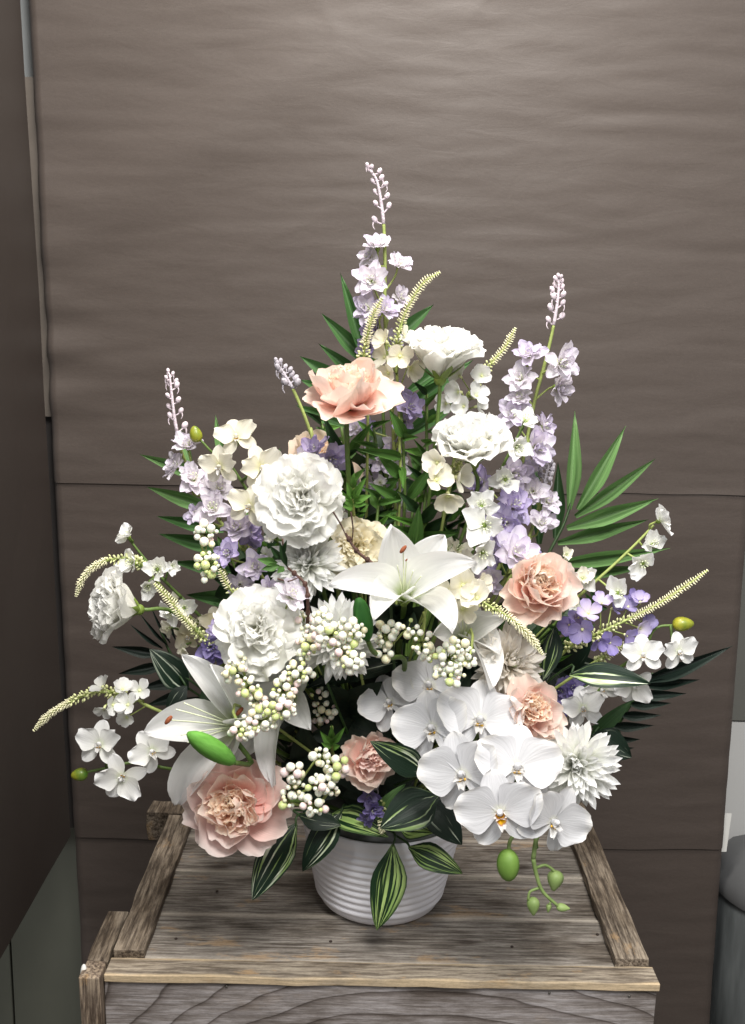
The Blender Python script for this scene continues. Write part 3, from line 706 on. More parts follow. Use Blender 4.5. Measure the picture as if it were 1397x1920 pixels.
def spray(label, spine, blossoms, buds=(), mat='cream', cat='orchid', name='orchid_spray', group='small cream orchid sprays in the arrangement', stemmat='stem', r=.002, budmat='bud_yellow', kind='orchid'):
    P = polyat(spine); h = hub()
    t = thing(name, label, cat, h, group)
    C = catmull(P, 5)
    stem(t, C[::2] + ([C[-1]] if len(C) % 2 == 0 else []) + [C[-1].lerp(h, .5) + Vector((0, 0, .015)), h], r * .7, stemmat, r1=r)
    for b in blossoms:
        px, py, Y, rr, fx, fy = b[:6]; roll = b[6] if len(b) > 6 else 0; fz = b[7] if len(b) > 7 else .8
        m_ = b[8] if len(b) > 8 else mat
        a = nearest_above(C, at(px, py, Y), 1)
        if kind == 'orchid': orchid_blossom(t, px, py, Y, rr, (fx, fy, fz), roll, m_, attach=a, wing='wing' if rr > 50 else 'round')
        else:
            loc = at(px, py, Y); n = cv(fx, fy, fz); R = rr * mpp(py, Y) * 1.12; Fr = frame(loc, n, roll, R)
            c = put('blossom', blossom_core('x'), t, Fr)
            whorl(c, Fr, 4, 'round', 26, 1.02, m_, .04, 0, je=.5, jl=.2, jt=.3, ja=.35)
            mb = MB(); mb.tube([loc - n * R * .1, loc - n * R * .7, a], .0012, .0013, 5); put('pedicel', mb.mesh('pedicel'), t, None, M[stemmat])
    for b in buds:
        px, py, Y, rr, ln, fx, fy = b[:7]; bm_ = b[7] if len(b) > 7 else budmat
        loc = at(px, py, Y); ax = cv(fx, fy, .2); u = mpp(py, Y)
        mb = MB(); a = nearest_above(C, loc, 0)
        mb.ell((0, 0, 0), rr * u, None, ln * u, 12, 8)
        for i in range(len(mb.v)):   # a bud is fuller at its foot and seamed where its sepals meet
            x, y, z = mb.v[i]; k = 1 - .22 * z / (ln * u); ang = math.atan2(y, x); k *= 1 - .05 * abs(math.cos(1.5 * ang)) ** 6; mb.v[i] = (x * k, y * k, z)
        put('bud', mb.mesh('bud'), t, Matrix.Translation(loc) @ ax.to_track_quat('Z', 'Y').to_matrix().to_4x4(), M[bm_])
        mb = MB(); e = loc - ax * ln * u * .9; mb.tube([e, e.lerp(a, .5) + Vector((0, 0, .004)), a], .001, .0013, 5); put('pedicel', mb.mesh('pedicel'), t, None, M[stemmat])
    return t
def lily(label, centre, tips, face, Rpx, stamens=(), mat='lily', throat=True):
    P = at(*centre); u = mpp(centre[1], centre[2]); n = cv(*face)
    base = P - n * 26 * u
    pts, h = stem_pts(base, n, .05)
    t = thing('lily', label, 'lily', h, 'white lilies in the arrangement')
    stem(t, pts, .003)
    mb = MB(); mb.ell(base, 9 * u, n, 20 * u, 8, 6); put('receptacle', mb.mesh('receptacle'), t, None, M['sepal'])
    for i, tp in enumerate(tips):
        px, py, Y, wpx, bend = tp[:5]; Q = at(px, py, Y)
        L = (Q - base).length; key = 'lily%s_%d' % (centre[0], i)
        me = petal_mesh('petal', W=1.0, base=.22, vm=.52, q=1.75, r=1.4, bend=bend, bp=1.3, cup=.16, fold=.15, ruf=.03, rf=3, nu=8, nv=12, chord=True, seed=i * 5 + int(centre[0]))
        nn = n
        if len(tp) > 5: nn = cv(*tp[5])
        Mx = span(base, Q, nn); s = wpx * u / L
        put('petal', me, t, Mx @ Matrix.Diagonal((s, 1, 1, 1)), M[mat])
    for k, (px, py, Y, an) in enumerate(stamens):
        Q = at(px, py, Y); mb = MB(); mb.tube([base, base.lerp(Q, .5) + n * 6 * u, Q], 1.5 * u, 1.1 * u, 5)
        f = put('filament', mb.mesh('filament'), t, None, M['throat'])
        if an:
            mb = MB(); mb.ell(Q, 4.2 * u * an, cv(.5, .6, 0), 9 * u * an, 8, 5); put('anther', mb.mesh('anther'), f, None, M['anther'])
    return t
def green_bud(label, P0, P1, wpx, mat, name='lily_bud', via=None):
    A, B = at(*P0), at(*P1); u = mpp(P0[1], P0[2]); d = (B - A); L = d.length; d.normalize()
    h = hub(); t = thing(name, label, 'flower bud', h, 'green lily buds in the arrangement')
    mb = MB(); mb.ell((0, 0, 0), wpx * u * .5, None, L * .5, 12, 10)
    for i in range(len(mb.v)):
        x, y, z = mb.v[i]; k = 1 - .1 * abs(math.cos(1.5 * math.atan2(y, x))) ** 8; mb.v[i] = (x * k, y * k * .8, z)
    put('bud', mb.mesh('bud'), t, Matrix.Translation((A + B) / 2) @ d.to_track_quat('Z', 'Y').to_matrix().to_4x4(), M[mat])
    stem(t, [A] + ([at(*q) for q in via] if via else [A - d * .02 + Vector((0, .03, -.004)), A + Vector((0, .09, -.01))]) + [h], .0026)
    return t

def leaf_to(parent, P0, P1, wpx, mat, face=(0, 0, 1), bend=-.5, name='leaf', fold=.25, cup=0, q=1.35, r=1.0, vm=.42, base=.12, ruf=.012, seed=None, twist=0, nv=12, label=None):
    A, B = at(*P0), at(*P1); L = (B - A).length; u = mpp(P1[1], P1[2])
    me = petal_mesh(name, W=1.0, base=base, vm=vm, q=q, r=r, bend=bend, cup=cup, fold=fold, ruf=ruf, rf=2, nu=6, nv=nv, chord=True, twist=twist, seed=seed if seed is not None else random.randint(0, 999))
    s = wpx * u / L
    # fold and cup are fractions of the unit width, so they shrink with it
    for v in me.vertices: v.co.z *= 1
    Mx = span(A, B, cv(*face)) @ Matrix.Diagonal((s, 1, 1, 1))
    return put(name, me, parent, Mx, M[mat], label)
def striped(label, leaves, mat='hosta', name='striped_leaf_spray', grp='striped leaf sprays in the arrangement', stems=True):
    h = hub(.04); t = thing(name, label, 'leaf spray', h, grp)
    for lf in leaves:
        P0, P1, wpx = lf[0], lf[1], lf[2]; kw = lf[3] if len(lf) > 3 else {}
        m_ = kw.pop('mat', mat) if kw else mat
        leaf_to(t, P0, P1, wpx, m_, fold=.12 * wpx / 60, **{**dict(q=1.6, r=1.15, vm=.4, base=.08), **kw})
        A = at(*P0); B = at(*P1)
        stem(t, [A + (B - A) * .03, A - (B - A) * .08 + Vector((0, .01, 0)), A.lerp(h, .6), h], .0013, 'stem_dark')
    return t
def frond(label, spine, leaflets, mat='palm', name='palm_frond', w=.0016, cat='palm frond', grp='green palm fronds in the arrangement'):
    P = polyat(spine); h = hub(); t = thing(name, label, cat, h, grp)
    C = catmull(P, 6)
    stem(t, C[::2] + [C[-1].lerp(h, .5), h], w, 'stem_dark' if mat != 'palm' else 'stem', r1=w * 1.5)
    for lf in leaflets:
        P0, P1, wpx = lf[:3]; kw = lf[3] if len(lf) > 3 else {}
        leaf_to(t, P0, P1, wpx, kw.pop('mat', mat) if kw else mat, name='leaflet', fold=.3, **{**dict(q=1.25, r=1.0, vm=.38, base=.3, bend=random.uniform(-.35, -.1)), **kw})
    return t
BERRY = []
def berry_mesh():
    if not BERRY:
        for k in range(3):
            mb = MB(); mb.ell((0, 0, 0), 1, None, 1, 12, 8); mb.ell((0, 0, .98), .12, None, .1, 5, 3)
            for i in range(len(mb.v)):
                v = Vector(mb.v[i]); mb.v[i] = tuple(v * (1 + .05 * noise.noise(v * 1.4 + Vector((k * 7, 0, 0)))))
            BERRY.append(mb.mesh('berry'))
    return random.choice(BERRY)
def berries(label, clusters, mixw=(70, 12, 12, 6), rp=7.4, name='berry_spray'):
    """clusters: px, py, Y, rx, ry, count"""
    h = hub(); t = thing(name, label, 'berry spray', h, 'white berry sprays in the arrangement')
    tw = MB(); cs = [at(c[0], c[1], c[2] + .012) for c in clusters]
    spine = [cs[0] + Vector((0, 0, 0))] + cs[1:] + [cs[-1] + Vector((0, .06, 0)), h]
    tw.tube(spine if len(spine) > 2 else spine, .0010, .0018, 5)
    done = []
    for ci, (px, py, Y, rx, ry, n) in enumerate(clusters):
        u = mpp(py, Y); ctr = at(px, py, Y); k = 0; tries = 0
        while k < n and tries < n * 60:
            tries += 1
            a = random.uniform(0, 6.283); z = random.uniform(-.35, 1); rr = math.sqrt(max(0, 1 - z * z)) * random.uniform(.55, 1.0)
            p = ctr + cam_rot @ Vector((rx * u * rr * math.cos(a), ry * u * rr * math.sin(a), z * min(rx, ry) * u * .8))
            r = rp * u * random.choice((1, 1.05, 1.12, .92, .8, .62, .5))
            if any((p - q).length < (r + s) * .93 for q, s in done): continue
            done.append((p, r)); k += 1
            m_ = random.choices(('berry', 'berry_cream', 'berry_green', 'berry_pink'), mixw)[0]
            d = (p - cs[ci]).normalized()
            put('berry', berry_mesh(), t, frame(p, d, random.uniform(0, 6), r), M[m_])
            tw.tube([cs[ci], p], .0006, .0005, 4)
    put('twig', tw.mesh('twig'), t, None, M['stem_light'])
    return t

# ================================================================== the setting
def struct(name, me, mat, M=None):
    o = put(name, me, None, M, mat); o['kind'] = 'structure'; return o
def box(x0, x1, y0, y1, z0, z1, seg=(1, 1, 1), jit=0., bev=.0):
    """a board: a box cut into a few pieces along each side so that its edges can wander"""
    c = Vector(((x0 + x1) / 2, (y0 + y1) / 2, (z0 + z1) / 2)); d = Vector((x1 - x0, y1 - y0, z1 - z0)) / 2
    nx, ny, nz = seg; V, F, idx = [], [], {}
    so = random.random() * 90
    def vid(i, j, k):
        if (i, j, k) not in idx:
            p = Vector((-d.x + 2 * d.x * i / nx, -d.y + 2 * d.y * j / ny, -d.z + 2 * d.z * k / nz))
            if jit:
                q = (p + c) * 28; p += Vector((noise.noise(q + Vector((so, 0, 0))), noise.noise(q + Vector((0, so, 5))), noise.noise(q + Vector((3, 9, so))) * .6)) * jit
            idx[(i, j, k)] = len(V); V.append(p)
        return idx[(i, j, k)]
    for (a, b, n1, n2, n3) in ((0, 1, nx, ny, nz), (1, 2, ny, nz, nx), (2, 0, nz, nx, ny)):
        for s in (0, n3):
            for i in range(n1):
                for j in range(n2):
                    q = []
                    for (u, v) in ((i, j), (i + 1, j), (i + 1, j + 1), (i, j + 1)):
                        t = [0, 0, 0]; t[a] = u; t[b] = v; t[3 - a - b] = s; q.append(vid(*t))
                    F.append(q if s else q[::-1])
    me = bpy.data.meshes.new('board'); me.from_pydata(V, [], F); me.update()
    return me, Matrix.Translation(c)
def board(name, parent, mat, b, seg=(1, 1, 1), jit=0., bevel=0.0, label=None):
    me, Mx = box(*b, seg, jit); me.name = name
    if bevel:
        import bmesh
        bm = bmesh.new(); bm.from_mesh(me)
        ed = [e for e in bm.edges if len(e.link_faces) == 2 and e.calc_face_angle(0) > 1.0]
        bmesh.ops.bevel(bm, geom=ed, offset=bevel, segments=2, affect='EDGES', profile=.5)
        bm.to_mesh(me); bm.free()
    o = put(name, me, parent, Mx, mat, label)
    return o

M['floor'] = plain('floor', rgb(92, 88, 82), .7, .1, 20)
me, Mx = box(-4, 4, -3, 3.6, -.78, -.75); struct('floor', me, M['floor'], Mx)
M['wall'] = plain('wall', rgb(96, 96, 90), .7, .06, 8)
me, Mx = box(-4, 4, 2.3, 2.36, -.75, 2.6); struct('wall', me, M['wall'], Mx)

PAP = s2l(77), s2l(69), s2l(64)
M['paper'] = paper_mat('brown_wrapping_paper', PAP)
M['paper_low'] = paper_mat('brown_wrapping_paper_lower', (PAP[0] * .98, PAP[1] * .97, PAP[2] * .97))
t = thing('paper_backdrop', 'crumpled brown paper backdrop hung behind the flowers in overlapping sheets', 'backdrop', (0.05, 1.66, -.7))
def wr(x, z):
    f = noise.noise(Vector((x * 2.2 + z, 3.1, z * 8))) * .0009
    f += (noise.noise(Vector((x * 6 + z * 4, 8.1, z * 34))) * .0008)
    f += noise.noise(Vector((x * 11 - z * 5, 2.1, z * 62))) * .0006
    f += abs(noise.noise(Vector((x * 3.4 - z * 2, 1.7, z * 15 + 3)))) * .0014
    # diagonal drape at the top left, and short creases running in from the left edge
    d = (x + .42) * .62 - (z - .86); f += .006 * math.exp(-(d / .07) ** 2) * max(0, min(1, (z - .6) * 4)) * max(0, min(1, (0.1 - x) * 3))
    e = max(0, 1 - (x + .51) / .10)
    f += e * .0035 * math.sin(z * 62 + 3 * math.sin(z * 9)) * max(0, noise.noise(Vector((2, 2, z * 4))) + .35)
    q = noise.noise(Vector((x * 3 + 5, 1.1, z * 4)))
    r = 1 - abs(noise.noise(Vector((x * 3.2 + z * 2.4, 6.1, z * 10 - x * 2)))) * 9
    f += .0006 * max(0, r) ** 2 * max(0, q + .15)
    f += .010 * math.sin(x * 5.2 + 1) + .002 * math.sin(z * 5)
    return f
def xl(z): return -.516 + (1.15 - z) * .0153
XA, XB = at(1337, 1920, 1.65), at(1400, 1060, 1.65)
def xr(z): return XB.x + (XA.x - XB.x) * (z - XB.z) / (XA.z - XB.z) if z < XB.z else XB.x - .004 * (z - XB.z)
def sheet(z0, z1, Y, mat, nz, nx=150, curl=0.):
    V, F, U = [], [], []
    for i in range(nz + 1):
        z = z0 + (z1 - z0) * i / nz
        for j in range(nx + 1):
            f = j / nx; x = xl(z) + (xr(z) - xl(z)) * f
            y = Y - wr(x, z)
            y -= curl * math.exp(-(z - z0) / .012) * (.5 + .9 * noise.noise(Vector((x * 6, 4, 1))))
            if i == 0: zz = z + .003 * noise.noise(Vector((x * 9, 1, 1)))
            else: zz = z
            if j == 0: y += .012
            if j == nx: y += .006
            V.append((x, y, zz)); U.append((f, i / nz))
    for i in range(nz):
        for j in range(nx):
            a = i * (nx + 1) + j; F.append((a, a + 1, a + nx + 2, a + nx + 1))
    mb = MB(); mb.add(V, F, None, U); return put('paper_sheet', mb.mesh('paper_sheet'), t, None, mat)
sheet(.443, 1.75, 1.650, M['paper'], 230, curl=.0015)
sheet(-.163, .47, 1.6515, M['paper_low'], 110, curl=.001)
sheet(-.74, -.145, 1.6535, M['paper_low'], 90)
M['white_paper'] = plain('white_paper', rgb(222, 222, 218), .7, .03, 40)
A, B = at(1371, 1525, 1.672), at(1357, 1597, 1.672)
mb = MB(); mb.add([A + Vector((-.02, 0, 0)), A + Vector((.001, 0, 0)), B + Vector((.0045, 0, 0)), B + Vector((-.02, 0, 0))], [(0, 1, 2, 3), (3, 2, 1, 0)][:1])
put('white_edge', mb.mesh('white_edge'), t, None, M['white_paper'])

# dark partition on the left, with a pale batten in the gap
M['panel'] = plain('dark_panel', rgb(60, 55, 51), .42, .12, 3, bump=.08, spec=.5, c2=rgb(54, 47, 43), stretch=(1, 1, .5))
t = thing('side_partition', 'dark brown partition standing along the left side of the paper backdrop', 'partition', (-.53, 1.0, -.15))
pnl = board('panel', t, M['panel'], (-.538, -.514, .2, 1.640, -.150, 1.9), (1, 12, 14), .003)
pnl.matrix_basis = Matrix.Translation((.0015, 0, 0)) @ pnl.matrix_basis @ Matrix.Rotation(-.0195, 4, 'Y')
M['batten'] = plain('pale_batten', rgb(88, 81, 74), .6, .08, 30)
t = thing('backing_board', 'narrow pale strip of board showing between the dark partition and the paper', 'board', (-.53, 1.69, .5))
board('strip', t, M['batten'], (-.56, -.503, 1.676, 1.69, at(60, 780, 1.68).z, at(44, 145, 1.68).z))
M['pale_wall'] = plain('pale_grey_wall', rgb(112, 114, 113), .6, .05, 8)
M['gap_shade'] = plain('gap_shade', rgb(36, 32, 30), .7, .05, 8)
board('gap_shade_sheet', t, M['gap_shade'], (-.60, -.500, 1.69, 1.70, -.16, at(60, 780, 1.68).z - .001))  # near-black sheet added as the shade in the gap beside the paper
board('upper_wall_sheet', t, M['pale_wall'], (-.60, -.503, 1.70, 1.712, at(60, 780, 1.68).z, 1.9))  # pale sheet added for the lighter wall in the upper gap
M['cab'] = plain('grey_green_panel', rgb(98, 99, 88), .6, .06, 6)
t = thing('low_cabinet', 'grey green cabinet front low on the left under the dark partition', 'cabinet', (-.75, 1.9, -.75))
for x0, x1 in ((-1.30, -.905), (-.902, -.655), (-.652, -.42)):
    board('door', t, M['cab'], (x0, x1, 1.78, 1.80, -.75, -.02), bevel=.002)
board('body', t, M['cab'], (-1.31, -.42, 1.803, 2.1, -.75, -.01))
M['grey_hi'] = plain('mid_grey_panel', rgb(104, 104, 99), .5, .04, 6)
M['grey_lo'] = plain('light_grey_panel', rgb(202, 202, 200), .5, .03, 6)
t = thing('wall_cabinet', 'pale grey cabinet partly seen beyond the right edge of the paper', 'cabinet', (.9, 1.9, -.75))
zs = at(1390, 1353, 1.8).z
board('upper_panel', t, M['grey_hi'], (.56, 1.5, 1.80, 1.82, zs + .002, 1.2))
board('lower_panel', t, M['grey_lo'], (.56, 1.5, 1.80, 1.82, -.75, zs - .002))
board('body', t, M['grey_hi'], (.57, 1.49, 1.824, 2.15, -.75, 1.19))
# grey container with a rounded shoulder
M['bottle'] = plain('smoke_grey_plastic', rgb(112, 117, 118), .25, .15, 14, c2=rgb(84, 88, 89), spec=.6, stretch=(3, 3, .5))
M['cap'] = plain('dark_grey_lid', rgb(96, 97, 98), .4, .05, 20)
def lathe(prof, seg=64):
    V, F, U = [], [], []
    n = len(prof)
    for i, (r, z) in enumerate(prof):
        for j in range(seg):
            a = 2 * math.pi * j / seg; V.append((r * math.cos(a), r * math.sin(a), z)); U.append((j / seg, i / n))
    for i in range(n - 1):
        for j in range(seg):
            k = (j + 1) % seg; F.append((i * seg + j, i * seg + k, (i + 1) * seg + k, (i + 1) * seg + j))
    return MB().add(V, F, None, U)
bx_ = at(1340, 1750, 1.72); tz = at(1390, 1650, 1.72).z
t = thing('storage_bin', 'smoke grey plastic bin with a rounded lid at the lower right edge', 'bin', (bx_.x + .13, 1.72, -.75))
put('bin_body', lathe([(.001, 0), (.115, 0), (.12, .01), (.128, .3), (.132, tz + .75 - .02), (.13, tz + .75 - .012)]).mesh('bin_body'), t, Matrix.Translation((bx_.x + .13, 1.72, -.75)), M['bottle'])
put('lid', lathe([(.137, tz - .012), (.139, tz), (.134, tz + .018), (.115, tz + .04), (.07, tz + .056), (.001, tz + .06)]).mesh('lid'), t, Matrix.Translation((bx_.x + .13, 1.72, 0)), M['cap'])

# ---------------------------------------------------------------- crate
G_lo, G_mid, G_hi = rgb(100, 94, 87), rgb(128, 121, 113), rgb(152, 146, 138)
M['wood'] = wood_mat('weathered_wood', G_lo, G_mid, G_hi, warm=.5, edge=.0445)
M['wood_front'] = wood_mat('weathered_front_board', rgb(134, 126, 121), rgb(154, 147, 144), rgb(176, 170, 169), warm=.1, cathedral=1.0, fine=.4)
M['wood_y'] = wood_mat('weathered_batten_wood', rgb(86, 76, 66), rgb(126, 114, 100), rgb(160, 147, 130), warm=.6, axis=1)
M['wood_rail'] = wood_mat('weathered_rail_wood', rgb(106, 96, 85), rgb(146, 135, 120), rgb(172, 161, 144), warm=.7, edge=.0150, ecol=rgb(206, 184, 150))  # bright warm edge strips put the lit bevel into the colour
M['wood_z'] = wood_mat('weathered_post_wood', rgb(82, 70, 60), rgb(126, 112, 98), rgb(160, 144, 124), warm=.7, axis=2)
t = thing('wooden_crate', 'weathered grey wooden crate under the flower pot, top planks edged with raised battens', 'crate', (.02, 1.25, -.75))
ys = [1.0765, 1.176, 1.268, 1.366, 1.462]
for i in range(4):
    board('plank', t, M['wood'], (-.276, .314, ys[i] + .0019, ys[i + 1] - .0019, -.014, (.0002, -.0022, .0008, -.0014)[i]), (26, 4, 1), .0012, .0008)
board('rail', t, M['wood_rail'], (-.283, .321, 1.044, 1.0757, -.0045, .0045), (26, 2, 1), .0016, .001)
board('batten', t, M['wood_y'], (-.281, -.246, 1.0775, 1.40, .0018, .0135), (2, 18, 1), .002, .0012)
board('batten', t, M['wood_y'], (.280, .317, 1.0775, 1.462, .0018, .0135), (2, 18, 1), .002, .0012)
board('end_block', t, M['wood_y'], (-.308, -.2845, 1.0665, 1.165, -.03, .0068), (2, 8, 2), .0025, .0015)
board('corner_post', t, M['wood_z'], (-.3075, -.2845, 1.034, 1.0655, -.75, .0072), (2, 2, 26), .0025, .0015)
board('end_block', t, M['wood_y'], (-.312, -.262, 1.402, 1.440, -.028, .016), (3, 3, 2), .003, .0015)
board('end_block', t, M['wood_y'], (-.281, -.246, 1.4415, 1.475, -.012, .020), (3, 3, 2), .003, .0015)
zf = -.0065
for z1 in (zf, zf - .105, zf - .21, zf - .315, zf - .42, zf - .525, zf - .63):
    board('front_board', t, M['wood_front'], (-.2835, .319, 1.048, 1.062, z1 - .1025, z1), (24, 1, 4), .0015, .0008)
    board('side_board', t, M['wood_y'], (-.2825, -.268, 1.066, 1.462, z1 - .1025, min(z1, -.016)), (1, 10, 2), .001)
    board('side_board', t, M['wood_y'], (.305, .3185, 1.066, 1.462, z1 - .1025, min(z1, -.016)), (1, 10, 2), .001)
    board('back_board', t, M['wood'], (-.266, .303, 1.447, 1.461, z1 - .1025, min(z1, -.016)), (10, 1, 2), .001)
M['nail'] = plain('nail_head', rgb(120, 116, 110), .4, .1, 100, metal=.7)
for px, py in ((290, 1842), (560, 1846), (742, 1851), (1030, 1862), (1180, 1868), (425, 1850)):
    p = at(px, py, 1.0475); put('nail', MB().ell((0, 0, 0), .0016, (0, 1, 0), .0007, 8, 4).mesh('nail'), t, Matrix.Translation(p), M['nail'])
M['scrap'] = M['white_paper']
M['rust'] = plain('rusty_nail', rgb(58, 46, 40), .7, .1, 200)
for px, py in ((407, 1671), (760, 1686), (330, 1760), (1120, 1752), (1100, 1640), (620, 1765), (960, 1775), (330, 1850)):
    if py < 1800:
        d_ = cam_rot @ Vector(((px - 698.5) / FPX, -(py - 960) / FPX, -1)); p = CAM + d_ * ((.0008 - CAM_H) / d_.z)
        put('nail', MB().ell((0, 0, 0), .0021, (0, 0, 1), .0012, 8, 4).mesh('nail'), t, Matrix.Translation(p), M['rust'])
p = at(157, 1826, 1.05); put('paper_scrap', MB().ell((0, 0, 0), .004, (0, .2, 1), .011, 8, 6).mesh('paper_scrap'), t, Matrix.Translation(p), M['scrap'])

# ---------------------------------------------------------------- pot
M['pot'] = plain('white_ribbed_plastic', rgb(240, 239, 244), .42, .01, 30, bump=.02, spec=.45)
PX, PY = HUB.x, HUB.y
t = thing('flower_pot', 'round white plastic pot with horizontal ribs holding the flowers on the crate', 'flower pot', (PX, PY, 0))
prof = [(.001, .0005), (.060, .0005), (.068, .0015), (.0735, .006), (.0765, .012)]
NR, z0, z1 = 10, .014, .108
for i in range(NR):
    for k in range(6):
        f = (i + k / 6) / NR; z = z0 + (z1 - z0) * f; r = .0765 + .0195 * f + .0032 * (1 - (abs(k / 6 - .45) * 2) ** 2.0)
        prof.append((r, z))
prof += [(.0975, .1095), (.099, .112), (.0995, .121), (.0985, .1228), (.0965, .1222), (.0955, .11), (.088, .06), (.072, .01), (.001, .008)]
put('pot_body', lathe(prof, 96).mesh('pot_body'), t, Matrix.Translation((PX, PY, 0)) @ Matrix.Rotation(.02, 4, 'Y'), M['pot'])
M['foam'] = plain('grey_film', rgb(112, 116, 112), .25, .15, 40, bump=.5, spec=.7, c2=rgb(78, 82, 78))
t = thing('foam_block', 'grey foam wrapped in clear film filling the mouth of the white pot', 'floral foam', (PX, PY, .06))
mb = lathe([(.085, .06), (.0925, .10), (.091, .115), (.082, .135), (.06, .152), (.03, .158), (.001, .16)], 40)
for i, v in enumerate(mb.v):
    k = noise.noise(Vector(v) * 45) * .006; mb.v[i] = (v[0] * (1 + k * 8 * (v[2] > .11)), v[1] * (1 + k * 8 * (v[2] > .11)), v[2] + k * (v[2] > .11))
put('foam', mb.mesh('foam'), t, Matrix.Translation((PX, PY, 0)), M['foam'])

# ================================================================== the flowers
random.seed(11)
# ---- palm fronds (behind)
frond('green palm frond spreading right of the arrangement above the peach-pink peony', [(1072, 940, 1.30), (1056, 985, 1.29), (1030, 1035, 1.28), (1000, 1090, 1.27)], [
    ((1066, 955, 1.30), (1078, 770, 1.33), 28), ((1082, 955, 1.30), (1173, 799, 1.33), 30), ((1078, 968, 1.30), (1230, 859, 1.32), 27),
    ((1062, 990, 1.29), (1234, 935, 1.31), 32), ((1045, 1018, 1.29), (1216, 974, 1.30), 28), ((1035, 1058, 1.285), (1256, 1028, 1.30), 28),
    ((1030, 1080, 1.285), (1215, 1062, 1.30), 24), ((1040, 1010, 1.30), (1046, 866, 1.34), 26, dict(mat='leaf_dark')), ((1010, 1020, 1.30), (1002, 866, 1.34), 28, dict(mat='leaf_dark'))], 'palm_light')
frond('tall green palm frond behind the topmost lilac blossoms', [(712, 640, 1.29), (716, 720, 1.28), (722, 860, 1.27)], [
    ((690, 690, 1.30), (638, 511, 1.34), 26), ((690, 684, 1.30), (603, 588, 1.32), 30), ((690, 725, 1.30), (597, 644, 1.32), 26), ((650, 725, 1.29), (562, 668, 1.31), 28),
    ((640, 745, 1.29), (563, 712, 1.31), 24), ((740, 640, 1.30), (813, 571, 1.33), 24), ((705, 700, 1.3), (692, 560, 1.34), 22), ((765, 735, 1.30), (880, 655, 1.33), 30), ((760, 770, 1.30), (888, 674, 1.32), 30),
    ((755, 820, 1.29), (870, 745, 1.32), 30), ((650, 800, 1.29), (555, 760, 1.31), 26)])
frond('palm frond pointing left behind the lilac flowers and cream orchid spray', [(440, 920, 1.30), (460, 990, 1.29), (520, 1080, 1.27)], [
    ((400, 900, 1.30), (262, 852, 1.31), 26, dict(mat='palm_light')), ((400, 955, 1.30), (276, 913, 1.31), 28, dict(mat='palm_light')), ((420, 995, 1.30), (295, 968, 1.31), 26), ((430, 1030, 1.30), (297, 1001, 1.31), 30),
    ((440, 1070, 1.29), (322, 1053, 1.30), 28), ((480, 1125, 1.28), (350, 1115, 1.30), 34), ((420, 870, 1.3), (404, 778, 1.33), 16, dict(mat='palm_light')), ((520, 900, 1.30), (525, 840, 1.33), 16), ((360, 880, 1.3), (338, 800, 1.32), 18, dict(mat='palm_light'))])
frond('dark feathery frond jutting right from under the white orchids at lower right', [(1225, 1262, 1.24), (1190, 1310, 1.24), (1140, 1390, 1.24)], [
    ((1205, 1275, 1.24), (1374, 1211, 1.22), 30), ((1205, 1284, 1.24), (1312, 1274, 1.22), 22), ((1195, 1302, 1.24), (1287, 1300, 1.22), 22), ((1182, 1320, 1.24), (1258, 1318, 1.22), 20),
    ((1165, 1340, 1.24), (1240, 1341, 1.22), 20), ((1150, 1360, 1.24), (1226, 1360, 1.22), 20), ((1140, 1385, 1.24), (1200, 1386, 1.22), 18), ((1130, 1405, 1.24), (1190, 1402, 1.23), 16),
    ((1180, 1290, 1.24), (1120, 1240, 1.25), 24)], 'fern', 'feathery_frond', grp='dark feathery fronds in the arrangement')
frond('dark feathery frond jutting left above the left white lily', [(300, 1180, 1.26), (330, 1240, 1.25), (400, 1300, 1.24)], [
    ((300, 1226, 1.25), (210, 1212, 1.24), 22), ((310, 1246, 1.25), (222, 1263, 1.24), 22), ((340, 1275, 1.25), (262, 1290, 1.24), 24), ((350, 1300, 1.25), (275, 1322, 1.24), 24),
    ((305, 1215, 1.25), (243, 1170, 1.25), 9), ((315, 1210, 1.25), (262, 1150, 1.26), 7), ((320, 1205, 1.25), (282, 1135, 1.26), 6), ((330, 1200, 1.25), (312, 1140, 1.26), 6)], 'fern', 'feathery_frond', grp='dark feathery fronds in the arrangement')

# ---- dark broad leaves added to blacken the middle
def fill(label, c, n, rad, seed, mat='leaf_dark', w=(34, 60)):
    random.seed(seed); L = []
    for i in range(n):
        a = 6.283 * i / n + random.uniform(-.3, .3); px, py, Y = c; r = random.uniform(.7, 1.1)
        L.append(((px + random.uniform(-20, 20), py + random.uniform(-20, 20), Y), (px + rad * r * math.cos(a), py - rad * .9 * r * math.sin(a), Y - random.uniform(-.03, .05)), random.uniform(*w), dict(bend=random.uniform(-.9, -.3))))
    striped(label, L, mat, 'shade_filler_leaves', 'added dark leaf clusters inside the arrangement')
fill('added dark leaves between the upper lilac stems behind the pink peony', (700, 900, 1.29), 11, 110, 3)
fill('added dark leaves behind the big white lily', (760, 1080, 1.27), 11, 130, 4)
fill('added dark leaves behind the white carnation at left', (500, 1100, 1.27), 11, 130, 5)
fill('added dark leaves behind the berries at the centre', (640, 1280, 1.25), 12, 135, 6, 'hosta_dark', (50, 80))
fill('added dark leaves behind the peach-pink peony at right', (1000, 1120, 1.27), 11, 130, 8)
fill('added dark leaves above the pot rim behind the orchids', (820, 1420, 1.24), 12, 130, 9, 'hosta_dark', (50, 80))
fill('added dark leaves behind the lower left lily', (440, 1330, 1.25), 11, 110, 10, 'hosta_dark', (46, 74))
fill('added dark leaves behind the dark leaf tips at lower right', (1040, 1260, 1.25), 11, 100, 12, 'hosta_dark', (40, 66))
fill('added dark leaves hanging just over the back of the pot', (660, 1450, 1.23), 12, 100, 14, 'hosta_dark', (46, 74))
